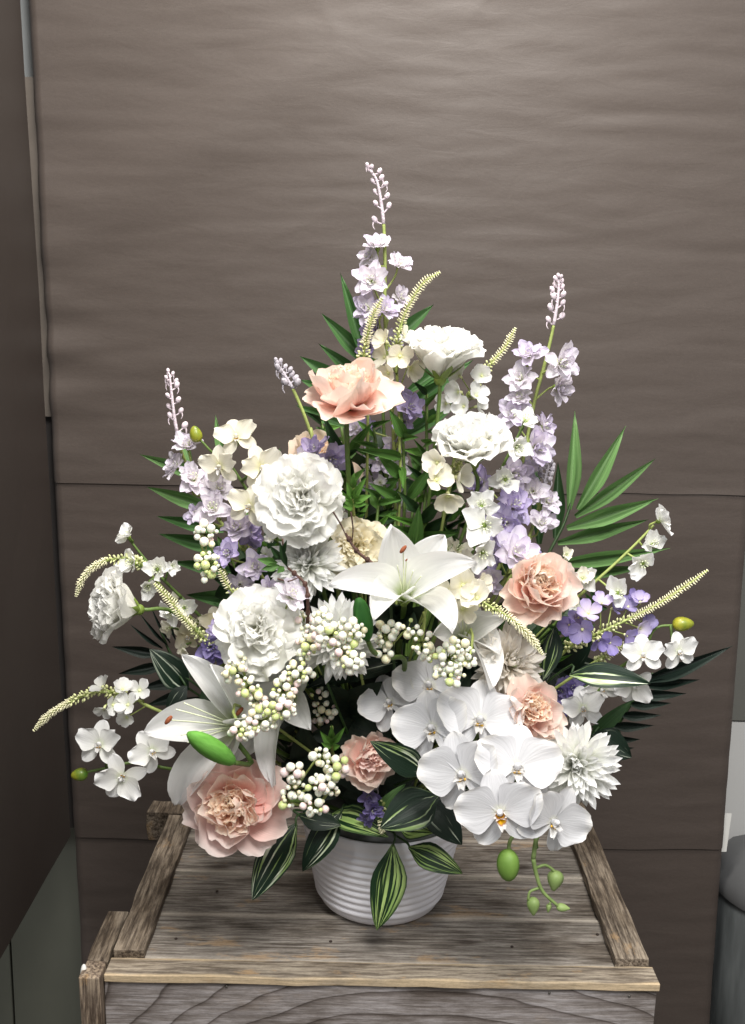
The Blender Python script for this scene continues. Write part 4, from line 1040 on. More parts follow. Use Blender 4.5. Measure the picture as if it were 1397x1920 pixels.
fill('added dark leaves beneath the cream carnation', (620, 1110, 1.26), 9, 90, 15)
fill('near-black leaves added as deep shade just left of the white orchids', (660, 1345, 1.15), 13, 85, 31, 'shade', (50, 74))
fill('near-black leaves added as deep shade right above the small shaded peony', (730, 1290, 1.16), 12, 90, 32, 'shade', (50, 74))
fill('near-black leaves added as deep shade behind the lowest berry bunch', (590, 1440, 1.15), 12, 85, 33, 'shade', (50, 74))
fill('near-black leaves added as deep shade behind the second lily', (520, 1320, 1.17), 12, 90, 34, 'shade', (50, 74))
fill('near-black leaves added as deep shade over the middle of the pot rim', (700, 1450, 1.14), 12, 80, 35, 'shade', (46, 64))
fill('near-black leaves added as deep shade behind the cream spiky bloom', (900, 1290, 1.16), 12, 90, 36, 'shade', (46, 64))
fill('near-black leaves added as deep shade behind the lower white carnation', (560, 1160, 1.19), 12, 95, 37, 'shade', (46, 64))
fill('added dark leaves directly under the big lily between the berry bunches', (745, 1165, 1.12), 10, 60, 41, 'shade', (34, 50))
fill('added dark leaves between the half open lily and the right orchids', (870, 1250, 1.13), 10, 60, 42, 'shade', (34, 50))
random.seed(21)

# ---- striped leaves
striped('pair of green striped leaves hanging down in front of the ribbed pot', [
    ((737, 1583, 1.105), (707, 1744, 1.085), 70, dict(bend=-.5, face=(.25, .3, 1))), ((766, 1588, 1.10), (867, 1638, 1.075), 52, dict(bend=-.6, face=(-.1, .5, 1)))], 'hosta_green')
striped('long dark leaf with a white flash hanging at the left of the pot', [((556, 1545, 1.09), (473, 1688, 1.05), 72, dict(bend=-.45, face=(-.3, .2, 1)))], 'hosta')
striped('dark striped leaves arching over the left half of the pot rim', [((640, 1525, 1.11), (567, 1634, 1.09), 56, dict(bend=-.5, face=(-.2, .3, 1))), ((620, 1528, 1.12), (728, 1570, 1.085), 60, dict(bend=-.9, face=(-.1, .9, .9), mat='hosta_green')),
    ((560, 1528, 1.1), (640, 1548, 1.09), 44, dict(face=(0, .4, 1)))], 'hosta')
striped('big dark striped leaf beside the small pink peony over the right pot rim', [((822, 1492, 1.06), (713, 1553, 1.04), 84, dict(bend=-.35, face=(-.25, .35, 1))), ((792, 1500, 1.10), (866, 1584, 1.08), 66, dict(bend=-.6, face=(.3, .3, 1), mat='hosta_dark')),
    ((752, 1556, 1.1), (812, 1562, 1.08), 40, dict(bend=-.7, face=(.1, .6, 1), mat='hosta_green')), ((700, 1556, 1.1), (760, 1470, 1.09), 40, dict(mat='palm_light', face=(-.5, .3, 1)))], 'hosta')
striped('dark leaf with a white flash wedged between small peony and orchids', [((800, 1450, 1.05), (694, 1390, 1.03), 56, dict(bend=-.35, face=(-.1, .3, 1)))], 'hosta')
striped('dark striped leaf pointing right under the violet flowers', [((1068, 1265, 1.10), (1220, 1282, 1.07), 52, dict(bend=-.6, face=(0, .5, 1))), ((1040, 1175, 1.12), (1018, 1275, 1.10), 46, dict(bend=-.5, face=(.5, .3, 1)))], 'hosta')
striped('narrow green leaf and dark curled leaf above the white spiky flower at right', [((1105, 1388, 1.13), (1186, 1313, 1.11), 30, dict(bend=-.4, mat='leaf_dark', face=(-.3, .3, 1))), ((1112, 1375, 1.12), (1184, 1420, 1.10), 62, dict(bend=-.8))], 'hosta_dark')
striped('glossy dark leaf above the left lily beside its upright petals', [((352, 1295, 1.14), (281, 1217, 1.13), 60, dict(bend=-.5, face=(.2, .5, 1))), ((350, 1285, 1.13), (312, 1335, 1.12), 34, dict(bend=-.6)), ((430, 1270, 1.15), (370, 1330, 1.12), 50, dict(mat='leaf_dark'))], 'hosta_dark')
striped('wide dark leaf lying across the centre below the spiky white flower', [((775, 1235, 1.13), (575, 1290, 1.12), 56, dict(bend=-.3, face=(0, .8, 1)))], 'hosta_dark')
# ---- leafy green shoots in the upper middle
def shoot(label, spine, leaves, mat='leaf', name='leafy_shoot'):
    P = polyat(spine); h = hub(); t = thing(name, label, 'leafy shoot', h, 'leafy green shoots in the arrangement')
    stem(t, P + [P[-1].lerp(h, .5), h], .0018, 'stem' if mat != 'leaf_fresh' else 'stem_light')
    for lf in leaves:
        kw = dict(lf[3]) if len(lf) > 3 else {}
        leaf_to(t, lf[0], lf[1], lf[2], kw.pop('mat', mat), bend=kw.pop('bend', -.8), **kw)
shoot('leafy green shoot rising beside the pink peony in the upper middle', [(752, 770, 1.2), (757, 860, 1.2), (758, 960, 1.2)], [
    ((758, 820, 1.2), (730, 768, 1.18), 24), ((752, 858, 1.2), (666, 842, 1.17), 20, dict(bend=-1.4)), ((758, 822, 1.2), (786, 820, 1.17), 16), ((752, 896, 1.2), (704, 846, 1.18), 24), ((754, 876, 1.2), (756, 918, 1.17), 16, dict(mat='leaf_fresh')),
    ((752, 940, 1.2), (690, 905, 1.18), 22), ((762, 940, 1.2), (815, 868, 1.19), 24)])
shoot('dark green long leaves hanging below the upper pink peony', [(640, 800, 1.22), (652, 880, 1.22), (680, 1000, 1.22)], [
    ((662, 912, 1.22), (606, 778, 1.2), 34, dict(mat='leaf_dark')), ((655, 850, 1.22), (700, 790, 1.2), 20), ((668, 960, 1.22), (625, 905, 1.2), 26, dict(mat='leaf_dark')), ((680, 990, 1.22), (740, 950, 1.2), 26, dict(mat='leaf_dark'))])
shoot('green leaves rising above the big white lily', [(800, 905, 1.21), (795, 960, 1.2), (790, 1040, 1.2)], [
    ((775, 1030, 1.18), (786, 948, 1.17), 30), ((790, 1010, 1.19), (862, 998, 1.16), 26, dict(bend=-1.1)), ((790, 980, 1.2), (835, 925, 1.18), 24, dict(mat='leaf_dark')), ((795, 1000, 1.2), (850, 962, 1.18), 24, dict(mat='leaf_dark')),
    ((770, 1000, 1.2), (735, 985, 1.17), 22), ((800, 1020, 1.2), (868, 1020, 1.18), 20), ((785, 960, 1.2), (745, 920, 1.18), 20, dict(mat='leaf_dark'))])
shoot('pale green sprig of small leaves right of the white carnation', [(662, 900, 1.14), (663, 960, 1.15), (672, 1020, 1.17)], [
    ((661, 935, 1.14), (650, 903, 1.13), 15), ((661, 935, 1.14), (688, 893, 1.13), 15), ((663, 940, 1.14), (697, 928, 1.13), 17), ((663, 945, 1.14), (690, 945, 1.13), 15), ((661, 950, 1.14), (634, 915, 1.13), 14), ((661, 950, 1.14), (642, 950, 1.13), 16),
    ((662, 915, 1.14), (664, 885, 1.13), 14), ((661, 930, 1.14), (632, 935, 1.13), 14)], 'leaf_fresh', 'leaf_sprig')
shoot('pale green leaf sprig above the lower berries and beside the small peony', [(622, 1362, 1.08), (624, 1392, 1.09), (628, 1420, 1.12)], [
    ((622, 1395, 1.08), (600, 1370, 1.07), 16), ((622, 1385, 1.08), (622, 1358, 1.07), 13), ((624, 1392, 1.08), (648, 1362, 1.07), 13), ((624, 1398, 1.08), (638, 1398, 1.07), 16), ((622, 1400, 1.08), (602, 1392, 1.07), 14), ((626, 1388, 1.08), (640, 1378, 1.07), 12)], 'leaf_fresh', 'leaf_sprig')
random.seed(77)
for lab, sp_ in (('slender green shoot with narrow leaves between the upper white florets and pink peony', [(700, 800, 1.23), (712, 880, 1.22), (728, 980, 1.2)]), ('slender green shoot with narrow leaves left of the cream florets in the upper middle', [(792, 850, 1.24), (782, 920, 1.22), (770, 1000, 1.2)]),
                 ('slender green shoot with narrow leaves right of the higher white carnation', [(640, 860, 1.21), (650, 930, 1.2), (668, 1000, 1.19)]), ('slender green shoot with narrow leaves under the right frilly white bloom', [(850, 900, 1.24), (838, 960, 1.22), (820, 1030, 1.2)]),
                 ('slender green shoot with narrow leaves near the cream orchids at left', [(470, 960, 1.24), (490, 1010, 1.22), (520, 1070, 1.2)]), ('slender green shoot with narrow leaves under the violet flowers at right', [(1090, 1190, 1.17), (1060, 1215, 1.17), (1010, 1250, 1.17)])):
    L_ = []
    for f in np.linspace(0, 1, 9):
        k = 0 if f < .5 else 1; g = f * 2 - k; a_, b_ = sp_[k], sp_[k + 1]
        px = a_[0] + (b_[0] - a_[0]) * g; py = a_[1] + (b_[1] - a_[1]) * g; Y = a_[2] + (b_[2] - a_[2]) * g
        sx = random.choice((-1, 1)); r = random.uniform(30, 58); an = random.uniform(.1, 1.1)
        L_.append(((px, py, Y), (px + sx * r * math.cos(an), py - r * math.sin(an), Y - random.uniform(-.01, .04)), random.uniform(11, 18), dict(bend=random.uniform(-1.3, -.4), mat=random.choice(('leaf', 'leaf', 'leaf_dark', 'leaf_fresh')))))
    shoot(lab, sp_, L_)
for lab, sp_ in (('slender green shoot with narrow leaves between the twin white florets and right lilac stem', [(870, 940, 1.23), (858, 1000, 1.22), (840, 1060, 1.2)]), ('slender green shoot with narrow leaves above the cream carnation', [(712, 930, 1.2), (706, 980, 1.19), (700, 1030, 1.18)]),
                 ('slender green shoot with narrow leaves beside the left berry bunches', [(430, 1040, 1.2), (450, 1085, 1.19), (480, 1130, 1.18)]), ('slender green shoot with narrow leaves below the right stock florets', [(1120, 1130, 1.19), (1080, 1160, 1.18), (1020, 1200, 1.17)]),
                 ('slender green shoot with narrow leaves behind the upper pink peony', [(600, 790, 1.27), (625, 850, 1.25), (650, 930, 1.22)]), ('slender green shoot with narrow leaves behind the topmost white bloom', [(800, 740, 1.26), (800, 810, 1.24), (795, 900, 1.22)])):
    L_ = []
    for f in np.linspace(0, 1, 9):
        k = 0 if f < .5 else 1; g = f * 2 - k; a_, b_ = sp_[k], sp_[k + 1]
        px = a_[0] + (b_[0] - a_[0]) * g; py = a_[1] + (b_[1] - a_[1]) * g; Y = a_[2] + (b_[2] - a_[2]) * g
        sx = random.choice((-1, 1)); r = random.uniform(28, 50); an = random.uniform(-.2, 1.2)
        L_.append(((px, py, Y), (px + sx * r * math.cos(an), py - r * math.sin(an), Y - random.uniform(-.01, .04)), random.uniform(10, 17), dict(bend=random.uniform(-1.3, -.4), mat=random.choice(('leaf', 'leaf', 'leaf_dark', 'leaf_fresh')))))
    shoot(lab, sp_, L_)
def twig(label, pts, leaves=(), side=()):
    P = polyat(pts); h = hub(); t = thing('brown_twig', label, 'twig', h, 'thin brown twigs in the arrangement')
    mb = MB(); mb.tube(P, .0012, .0022, 6)
    for s in side: mb.tube(polyat(s), .0006, .0010, 5)
    for p in catmull(P, 3)[1:-1:2]: mb.ell(p, .0030, None, .0034, 7, 4)
    put('twig', mb.mesh('twig'), t, None, M['twig'])
    stem(t, [P[-1], P[-1].lerp(h, .5), h], .0016, 'stem_dark')
    for lf in leaves: leaf_to(t, lf[0], lf[1], lf[2], lf[3] if len(lf) > 3 else 'leaf', bend=-.3, vm=.5)
twig('brown twig crossing the cream carnation towards the big white lily', [(648, 1000, 1.07), (668, 1032, 1.06), (700, 1058, 1.05), (730, 1088, 1.06)], side=[[(652, 1012, 1.07), (640, 985, 1.07), (625, 960, 1.07)], [(660, 1018, 1.07), (662, 990, 1.07), (658, 960, 1.07)]])
twig('upright brown twig with small dark leaves left of the spiky white flower', [(540, 1065, 1.06), (572, 1095, 1.05), (577, 1130, 1.05), (576, 1190, 1.07)], [
    ((538, 1062, 1.06), (524, 1015, 1.05), 13, 'leaf_dark'), ((530, 1050, 1.06), (505, 1022, 1.05), 13, 'leaf_dark'), ((520, 1055, 1.06), (482, 1048, 1.05), 16), ((524, 1060, 1.06), (490, 1068, 1.05), 16), ((532, 1062, 1.06), (520, 1075, 1.05), 14), ((528, 1042, 1.06), (538, 1012, 1.05), 11, 'leaf_dark')],
     side=[[(560, 1083, 1.05), (540, 1090, 1.05), (520, 1085, 1.05)], [(540, 1065, 1.06), (532, 1040, 1.06), (530, 1010, 1.06)]])

# ---- delphiniums
delphinium('tallest delphinium stem with pale lilac blossoms and frosted bud tip at the very top', [(690, 318, 1.22), (705, 335, 1.22), (714, 375, 1.22), (720, 430, 1.22), (722, 500, 1.22), (722, 600, 1.22), (730, 720, 1.22), (740, 850, 1.22)], [
    (708, 463, 1.21, 31, -.1, .9, 'pale_lilac'), (694, 482, 1.22, 24, -.7, .1, 'pale_lilac'), (748, 497, 1.215, 25, .6, .9, 'pale_lilac'), (698, 528, 1.19, 36, -.2, .25, 'pale_lilac'), (690, 580, 1.19, 30, -.4, .2, 'lilac'), (722, 582, 1.2, 28, .5, .3, 'lilac'),
    (748, 560, 1.22, 24, .6, .2, 'pale_lilac'), (705, 620, 1.22, 28, -.5, 0, 'violet'), (735, 640, 1.23, 24, .4, .1, 'lilac'), (690, 650, 1.23, 24, -.5, 0, 'violet'), (768, 765, 1.2, 26, .5, -.1, 'violet'), (745, 740, 1.22, 24, 0, 0, 'violet'), (757, 790, 1.21, 22, .3, -.4, 'violet')], (13, .42))
delphinium('pale mauve delphinium blossoms in the shade below the upper pink peony', [(742, 800, 1.25), (740, 850, 1.25), (735, 920, 1.25)], [
    (740, 838, 1.23, 28, 0, 0, 'lilac'), (720, 862, 1.22, 26, -.4, 0, 'lilac'), (745, 880, 1.22, 26, .3, 0, 'pale_lilac'), (712, 905, 1.23, 30, -.3, -.2, 'lilac'), (735, 920, 1.24, 22, .2, -.2, 'lilac'), (700, 850, 1.25, 20, -.4, .1, 'lilac'), (690, 800, 1.25, 20, -.4, .1, 'violet'), (668, 800, 1.25, 18, -.4, .1, 'lilac')], (2, .3))
delphinium('tall delphinium stem with frosted buds and lilac blossoms at upper right', [(1048, 524, 1.22), (1046, 560, 1.22), (1036, 620, 1.22), (1022, 680, 1.22), (1003, 750, 1.22), (985, 840, 1.22), (965, 950, 1.21), (950, 1050, 1.2)], [
    (992, 668, 1.21, 32, -.3, .8, 'lilac'), (1050, 680, 1.19, 36, .4, .1, 'pale_lilac'), (1044, 726, 1.21, 32, .8, -.3, 'pale_lilac'), (976, 712, 1.21, 32, -.5, .5, 'pale_lilac'), (975, 748, 1.21, 28, -.3, .4, 'pale_lilac'),
    (963, 778, 1.21, 32, -.5, .1, 'lilac'), (1018, 800, 1.21, 26, .6, .2, 'lilac'), (1003, 838, 1.19, 38, .4, -.2, 'lilac'), (960, 890, 1.2, 34, .1, 0, 'lilac'), (985, 880, 1.22, 26, .5, 0, 'lilac'), (905, 905, 1.23, 32, -.6, .2, 'violet')], (13, .30))
delphinium('violet lower blossoms of a delphinium above the right peach-pink peony', [(960, 930, 1.2), (958, 1000, 1.19), (950, 1080, 1.18)], [
    (962, 950, 1.19, 38, .3, .1, 'violet'), (948, 982, 1.16, 38, -.1, .1, 'violet'), (966, 1040, 1.12, 46, .2, .2, 'lilac'), (995, 1050, 1.14, 24, .8, 0, 'violet'), (918, 1085, 1.14, 34, -.4, -.1, 'lilac'), (925, 1040, 1.16, 30, -.4, 0, 'violet')], (2, .2))
delphinium('short delphinium stem with grey frosted buds beside the right palm frond', [(1030, 872, 1.22), (1024, 890, 1.22), (1016, 930, 1.22), (998, 990, 1.21), (980, 1040, 1.2)], [
    (1000, 922, 1.21, 28, -.4, .4, 'pale_lilac'), (1026, 940, 1.21, 26, .5, -.1, 'pale_lilac'), (1014, 983, 1.2, 28, .3, .5, 'pale_lilac')], (10, .42), 'bud_grey')
delphinium('left delphinium stem with frosted mauve buds and pale lilac blossoms', [(318, 702, 1.2), (322, 740, 1.2), (330, 800, 1.2), (345, 860, 1.2), (380, 930, 1.2), (430, 1000, 1.19), (480, 1060, 1.18)], [
    (352, 838, 1.19, 30, .1, .7, 'pale_lilac'), (332, 876, 1.19, 30, -.6, .5, 'pale_lilac'), (363, 900, 1.18, 34, 0, .4, 'pale_lilac'), (392, 918, 1.19, 28, .2, .4, 'pale_lilac'), (412, 918, 1.17, 30, .3, .6, 'pale_lilac'), (398, 955, 1.15, 40, .1, .5, 'pale_lilac'), (445, 992, 1.16, 34, .2, .3, 'lilac'),
    (462, 1000, 1.17, 30, .4, 0, 'violet'), (372, 965, 1.17, 24, -.5, .2, 'lilac'), (428, 1038, 1.13, 28, .1, .4, 'violet'), (478, 1066, 1.13, 32, .1, .7, 'lilac'), (470, 1000, 1.18, 28, .3, .1, 'violet'), (450, 1095, 1.16, 26, 0, .2, 'lilac')], (12, .40))
delphinium('delphinium tip of round grey buds poking out left of the upper pink peony', [(520, 682, 1.21), (535, 705, 1.21), (552, 735, 1.21), (575, 790, 1.21), (590, 840, 1.21)], [
    (590, 848, 1.19, 34, -.2, .3, 'violet'), (618, 862, 1.17, 36, .4, 0, 'violet'), (572, 868, 1.18, 28, -.6, 0, 'pale_lilac')], (12, .5), 'bud_grey', bR=7)
delphinium('violet blossoms tucked left of the lower white carnation', [(400, 1190, 1.15), (405, 1220, 1.15), (430, 1260, 1.16)], [
    (395, 1212, 1.12, 30, -.2, .2, 'purple'), (410, 1185, 1.13, 24, 0, .3, 'violet'), (420, 1225, 1.13, 24, .2, -.2, 'purple')], (2, .2))
delphinium('pale lilac blossom resting above the lower white carnation', [(535, 1115, 1.1), (540, 1150, 1.12), (550, 1190, 1.14)], [(545, 1118, 1.05, 34, .2, .6, 'pale_lilac'), (508, 1108, 1.08, 26, -.3, .3, 'lilac')], (2, .2))
delphinium('dark violet blossoms hanging in the shade over the pot beneath the small peony', [(690, 1480, 1.1), (696, 1500, 1.1), (700, 1520, 1.11)], [
    (692, 1492, 1.09, 22, 0, 0, 'purple'), (700, 1515, 1.08, 22, .1, -.2, 'purple'), (688, 1532, 1.09, 16, 0, -.4, 'purple')], (2, .2), 'bud_grey')
delphinium('dark violet blossoms in the shade right of the upper small peony', [(1050, 1290, 1.16), (1060, 1300, 1.16), (1040, 1330, 1.17)], [
    (1045, 1295, 1.15, 28, 0, .1, 'purple'), (1072, 1290, 1.15, 24, .3, .2, 'purple'), (1065, 1320, 1.16, 24, .2, 0, 'purple'), (1100, 1300, 1.17, 20, .2, 0, 'purple')], (2, .2), 'bud_grey')

# ---- cream spikes
spike('cream flower spike leaning right above the white rose-like bloom at the top', [(824, 511, 1.2), (795, 530, 1.2), (768, 570, 1.2), (752, 610, 1.2), (742, 660, 1.2), (748, 760, 1.2), (750, 900, 1.2)], .28, [
    (722, 640, 1.18, 20, -.5, .3), (750, 668, 1.17, 24, .1, .1), (722, 670, 1.18, 22, -.5, -.2), (728, 700, 1.18, 20, -.1, -.7), (770, 690, 1.18, 22, .6, -.1), (760, 632, 1.18, 18, .4, .4)], w=9, end=.42)
spike('shorter cream spike standing upright in front of the topmost lilac blossoms', [(716, 560, 1.17), (700, 590, 1.17), (690, 625, 1.17), (682, 670, 1.18), (690, 760, 1.2)], .42, (), w=10, end=.62)
spike('cream flower spike left of the upper right delphinium with white florets below it', [(966, 616, 1.21), (948, 650, 1.21), (922, 680, 1.21), (898, 710, 1.21), (870, 770, 1.22)], .42, end=.72, flo=[
    (862, 705, 1.2, 18, -.4, .4), (903, 705, 1.19, 19, .4, 0), (860, 735, 1.18, 22, -.3, .1), (893, 742, 1.18, 21, .2, .1), (837, 757, 1.19, 19, -.4, -.1), (870, 762, 1.18, 20, 0, -.2), (895, 762, 1.19, 17, .4, -.2)], flomat='white', w=8)
spike('cream spike curving across the front of the right frilly white bloom', [(935, 832, 1.13), (905, 830, 1.13), (880, 842, 1.13), (860, 870, 1.14), (845, 910, 1.16), (830, 980, 1.18)], .34, [
    (820, 868, 1.12, 24, -.3, .4), (818, 900, 1.11, 28, -.3, .1), (858, 895, 1.12, 26, .4, .1), (840, 930, 1.12, 26, .1, -.3)], w=8, end=.55)
spike('cream spike arching down at far left above the left white bloom', [(143, 1117, 1.14), (155, 1085, 1.14), (180, 1060, 1.14), (218, 1048, 1.14), (260, 1055, 1.15), (330, 1130, 1.18)], .35, (), w=8, end=.62)
spike('lowest left cream spike with a row of white florets pointing out to the left', [(64, 1369, 1.12), (95, 1338, 1.12), (135, 1315, 1.12), (180, 1298, 1.12), (240, 1305, 1.13), (300, 1335, 1.14)], .34, [
    (193, 1288, 1.11, 19, -.1, .5), (230, 1293, 1.11, 18, .1, .5), (212, 1322, 1.1, 20, .1, 0), (240, 1322, 1.1, 21, .2, -.1), (262, 1295, 1.12, 20, .3, .5), (195, 1328, 1.11, 17, -.3, -.3), (238, 1345, 1.12, 16, .1, -.5)], 'white', w=8, end=.75)
spike('cream spike hanging down right of the left white bloom', [(290, 1095, 1.1), (318, 1125, 1.1), (345, 1160, 1.1), (375, 1190, 1.11), (430, 1240, 1.15)], .45, (), w=9.5, end=.7)
spike('cream spike between the small berry clusters and the lower white carnation', [(412, 1068, 1.12), (425, 1095, 1.12), (445, 1120, 1.12), (462, 1140, 1.13)], .42, (), w=8.5)
spike('longest cream spike at far right with violet florets along its lower half', [(1326, 1070, 1.12), (1290, 1096, 1.12), (1235, 1132, 1.12), (1180, 1160, 1.12), (1120, 1188, 1.12), (1060, 1215, 1.14)], .55, [
    (1068, 1172, 1.11, 19, -.4, .2, 'purple'), (1103, 1150, 1.11, 22, -.1, .3, 'violet'), (1128, 1130, 1.12, 18, 0, .6, 'violet'), (1092, 1180, 1.1, 24, -.1, -.1, 'purple'), (1150, 1140, 1.13, 16, .1, .6, 'purple'), (1178, 1138, 1.13, 17, .2, .6, 'purple'), (1200, 1128, 1.13, 17, .2, .5, 'violet'), (1192, 1122, 1.14, 16, 0, .6, 'purple'),
    (1143, 1205, 1.11, 20, 0, -.4, 'purple'), (1175, 1192, 1.11, 17, .2, -.5, 'purple'), (1200, 1178, 1.12, 17, .3, -.4, 'violet'), (1215, 1168, 1.13, 15, .5, -.2, 'purple'), (1122, 1200, 1.11, 18, 0, -.3, 'purple'), (1085, 1158, 1.12, 17, -.3, .3, 'purple')], 'purple', w=8.5)
spike('cream spike hanging down to the right over the cream spiky bloom', [(1017, 1226, 1.05), (990, 1190, 1.05), (955, 1158, 1.05), (915, 1135, 1.06), (870, 1110, 1.08), (840, 1130, 1.12)], .42, end=.8, flo=[
    (868, 1098, 1.05, 28, -.1, .3), (895, 1122, 1.04, 28, .2, 0), (842, 1110, 1.06, 24, -.4, .3), (868, 1142, 1.06, 24, 0, -.5), (900, 1095, 1.07, 20, .3, .5)], w=9.5)
spike('short cream spike just above the right striped leaf', [(1188, 1203, 1.12), (1160, 1215, 1.12), (1130, 1235, 1.12), (1112, 1242, 1.12)], .7, (), w=8)
spike('small cream spike drooping over the pot rim by the big striped leaf', [(716, 1562, 1.08), (716, 1545, 1.08), (717, 1520, 1.09), (720, 1500, 1.1)], .4, (), w=8)

# ---- small orchids and stocks
spray('cream orchid spray with a yellow-green bud at upper left', [(367, 815, 1.18), (400, 850, 1.18), (430, 870, 1.18), (470, 930, 1.18), (520, 1010, 1.18)], [
    (444, 820, 1.16, 40, -.1, .3, .3), (413, 874, 1.14, 38, -.3, -.2, 0), (490, 876, 1.14, 42, .3, -.1, .4), (468, 950, 1.13, 42, -.1, .1, -.2)], [(367, 814, 1.18, 12, 16, -.2, 1)])
spray('cream orchid spray beside the far left white bloom', [(238, 1005, 1.16), (265, 1040, 1.16), (300, 1080, 1.16), (350, 1130, 1.17)], [
    (240, 1006, 1.15, 25, -.3, .5, 0), (250, 1056, 1.14, 28, -.4, .3, 0), (296, 1068, 1.12, 32, .1, .1, 0), (278, 1098, 1.13, 24, 0, -.4, 0), (322, 1062, 1.15, 16, .5, .3, 0), (345, 1140, 1.15, 26, .2, 0, .4), (322, 1150, 1.15, 24, -.4, -.3, .4)], mat='white', kind='stock')
spray('three small cream orchids with a green bud at lower left of the lily', [(150, 1450, 1.08), (200, 1440, 1.09), (250, 1430, 1.10), (310, 1440, 1.12)], [
    (188, 1396, 1.07, 44, -.2, .25, 0, 1), (228, 1456, 1.06, 46, .1, -.3, 2.6, 1), (286, 1408, 1.09, 42, .1, 0, .6, 1)], [(149, 1452, 1.08, 12.5, 16, -1, -.1)], mat='white')
spray('white orchid spray climbing in front of the right lilac stem', [(985, 790, 1.17), (965, 830, 1.17), (930, 900, 1.17), (900, 970, 1.17), (880, 1050, 1.18)], [
    (985, 790, 1.16, 30, .1, .6, 0), (968, 838, 1.16, 32, .3, -.2, 1), (948, 900, 1.16, 34, -.2, 0, 2), (903, 950, 1.12, 34, -.1, .3, 0), (908, 985, 1.10, 38, .1, 0, .5), (905, 1035, 1.10, 34, 0, -.3, .8)], mat='white', kind='stock')
spray('white stock stem with open florets reaching out at the right edge', [(1226, 985, 1.16), (1190, 1022, 1.16), (1150, 1060, 1.16), (1100, 1105, 1.16), (1040, 1160, 1.17)], [
    (1238, 976, 1.15, 27, .6, .3, 0, .4), (1222, 1022, 1.15, 27, .3, .3, 0), (1205, 1056, 1.14, 30, 0, -.1, .4), (1158, 1112, 1.13, 30, 0, 0, .2), (1098, 1085, 1.14, 26, 0, .2, .2), (1080, 1128, 1.15, 24, -.2, -.3, 0)], mat='white', kind='stock', name='stock_spray', cat='stock flower', stemmat='stem_light')
spray('white orchids with a glossy yellow-green bud at the far right', [(1278, 1172, 1.13), (1230, 1178, 1.13), (1205, 1220, 1.13), (1150, 1260, 1.14)], [
    (1205, 1228, 1.10, 38, -.1, .2, .1, 1), (1272, 1222, 1.11, 36, .2, 0, .2, 1), (1188, 1284, 1.13, 38, 0, -.3, 2.9), (1128, 1292, 1.14, 38, 0, -.2, .6), (1094, 1328, 1.13, 40, -.2, .1, .2)], [(1281, 1170, 1.12, 14, 20, 1, .05)], mat='white')
spray('cream back-turned orchids left of the lower white carnation', [(340, 1150, 1.19), (370, 1180, 1.19), (420, 1210, 1.19)], [
    (408, 1168, 1.17, 32, 0, .2, .3), (352, 1192, 1.19, 28, -.2, -.3, 1.2), (440, 1140, 1.19, 24, .2, .5, 0)], mat='ivory')
spray('pale white florets in the shade behind the big lily', [(850, 1020, 1.17), (845, 1040, 1.17), (820, 1090, 1.17)], [
    (858, 1030, 1.16, 26, .3, .3, 0), (838, 1030, 1.17, 22, 0, .5, 0), (875, 1060, 1.14, 26, .3, .2, 0)], mat='cream', kind='stock', name='stock_spray', cat='stock flower')

spray('small cream filler florets tucked among stems in the upper middle gap', [(700, 900, 1.23), (720, 950, 1.22), (740, 1000, 1.2)], [
    (690, 880, 1.22, 15, -.3, .3, 0), (712, 905, 1.21, 16, .2, .1, 0), (735, 925, 1.22, 14, .3, .3, 0), (668, 905, 1.22, 13, -.4, 0, 0), (755, 950, 1.22, 14, .2, 0, 0)], mat='pale_lilac', kind='stock', name='filler_spray', cat='filler flower')
spray('small white filler florets behind the brown twig at centre left', [(520, 1000, 1.2), (540, 1040, 1.19), (560, 1090, 1.18)], [
    (512, 1010, 1.16, 17, -.3, .3, 0), (498, 1040, 1.16, 16, -.2, 0, 0), (530, 1088, 1.12, 16, .1, .2, 0), (640, 965, 1.17, 15, .2, .3, 0), (625, 990, 1.16, 14, .1, 0, 0)], mat='white', kind='stock', name='filler_spray', cat='filler flower')
spray('small cream florets under the left lily and spike', [(340, 1180, 1.2), (370, 1210, 1.2), (420, 1250, 1.2)], [
    (318, 1178, 1.17, 17, -.4, 0, 0), (345, 1215, 1.17, 15, 0, -.3, 0), (372, 1165, 1.18, 16, .1, .3, 0), (330, 1125, 1.18, 16, -.2, .3, 0)], mat='cream', kind='stock', name='filler_spray', cat='filler flower')
spray('small cream florets between the right peony and violet spike', [(1090, 1090, 1.17), (1070, 1130, 1.17), (1030, 1180, 1.17)], [
    (1092, 1085, 1.13, 18, .2, .4, 0), (1082, 1150, 1.13, 18, .2, -.2, 0), (1066, 1168, 1.14, 15, 0, -.3, 0), (1062, 1040, 1.17, 15, .2, .3, 0)], mat='cream', kind='stock', name='filler_spray', cat='filler flower')
# ---- large blooms
lisianthus('white frilled bloom like a rose seen from the side, highest of the white flowers', 830, 640, 1.17, 76, (.05, 1.0, .3), 0, .95)
lisianthus('frilly white bloom to the right with one loose petal out to its left', 884, 815, 1.14, 78, (-.1, 1.0, .6), .4, .8)
lisianthus('white frilled bloom at far left tilted down on its green stem', 196, 1132, 1.08, 68, (-1.0, .25, .6), .3, 1.0)
peony('pink peony highest in the arrangement below the tall lilac stem', 650, 744, 1.12, 90, (.0, 1.0, .55), .2, cupped=13)
peony('pink peony at right among the violet blossoms and cream spike', 1010, 1104, 1.08, 71, (.1, .35, 1), .9)
peony('largest pink peony at lower left resting above the crate', 440, 1512, 1.03, 90, (-.05, .25, 1), .3, ('rose_pink', 'pink', 'peach'))
peony('small pink peony tucked between the orchids and cream spiky bloom', 996, 1335, 1.04, 58, (.15, .35, 1), 1.2)
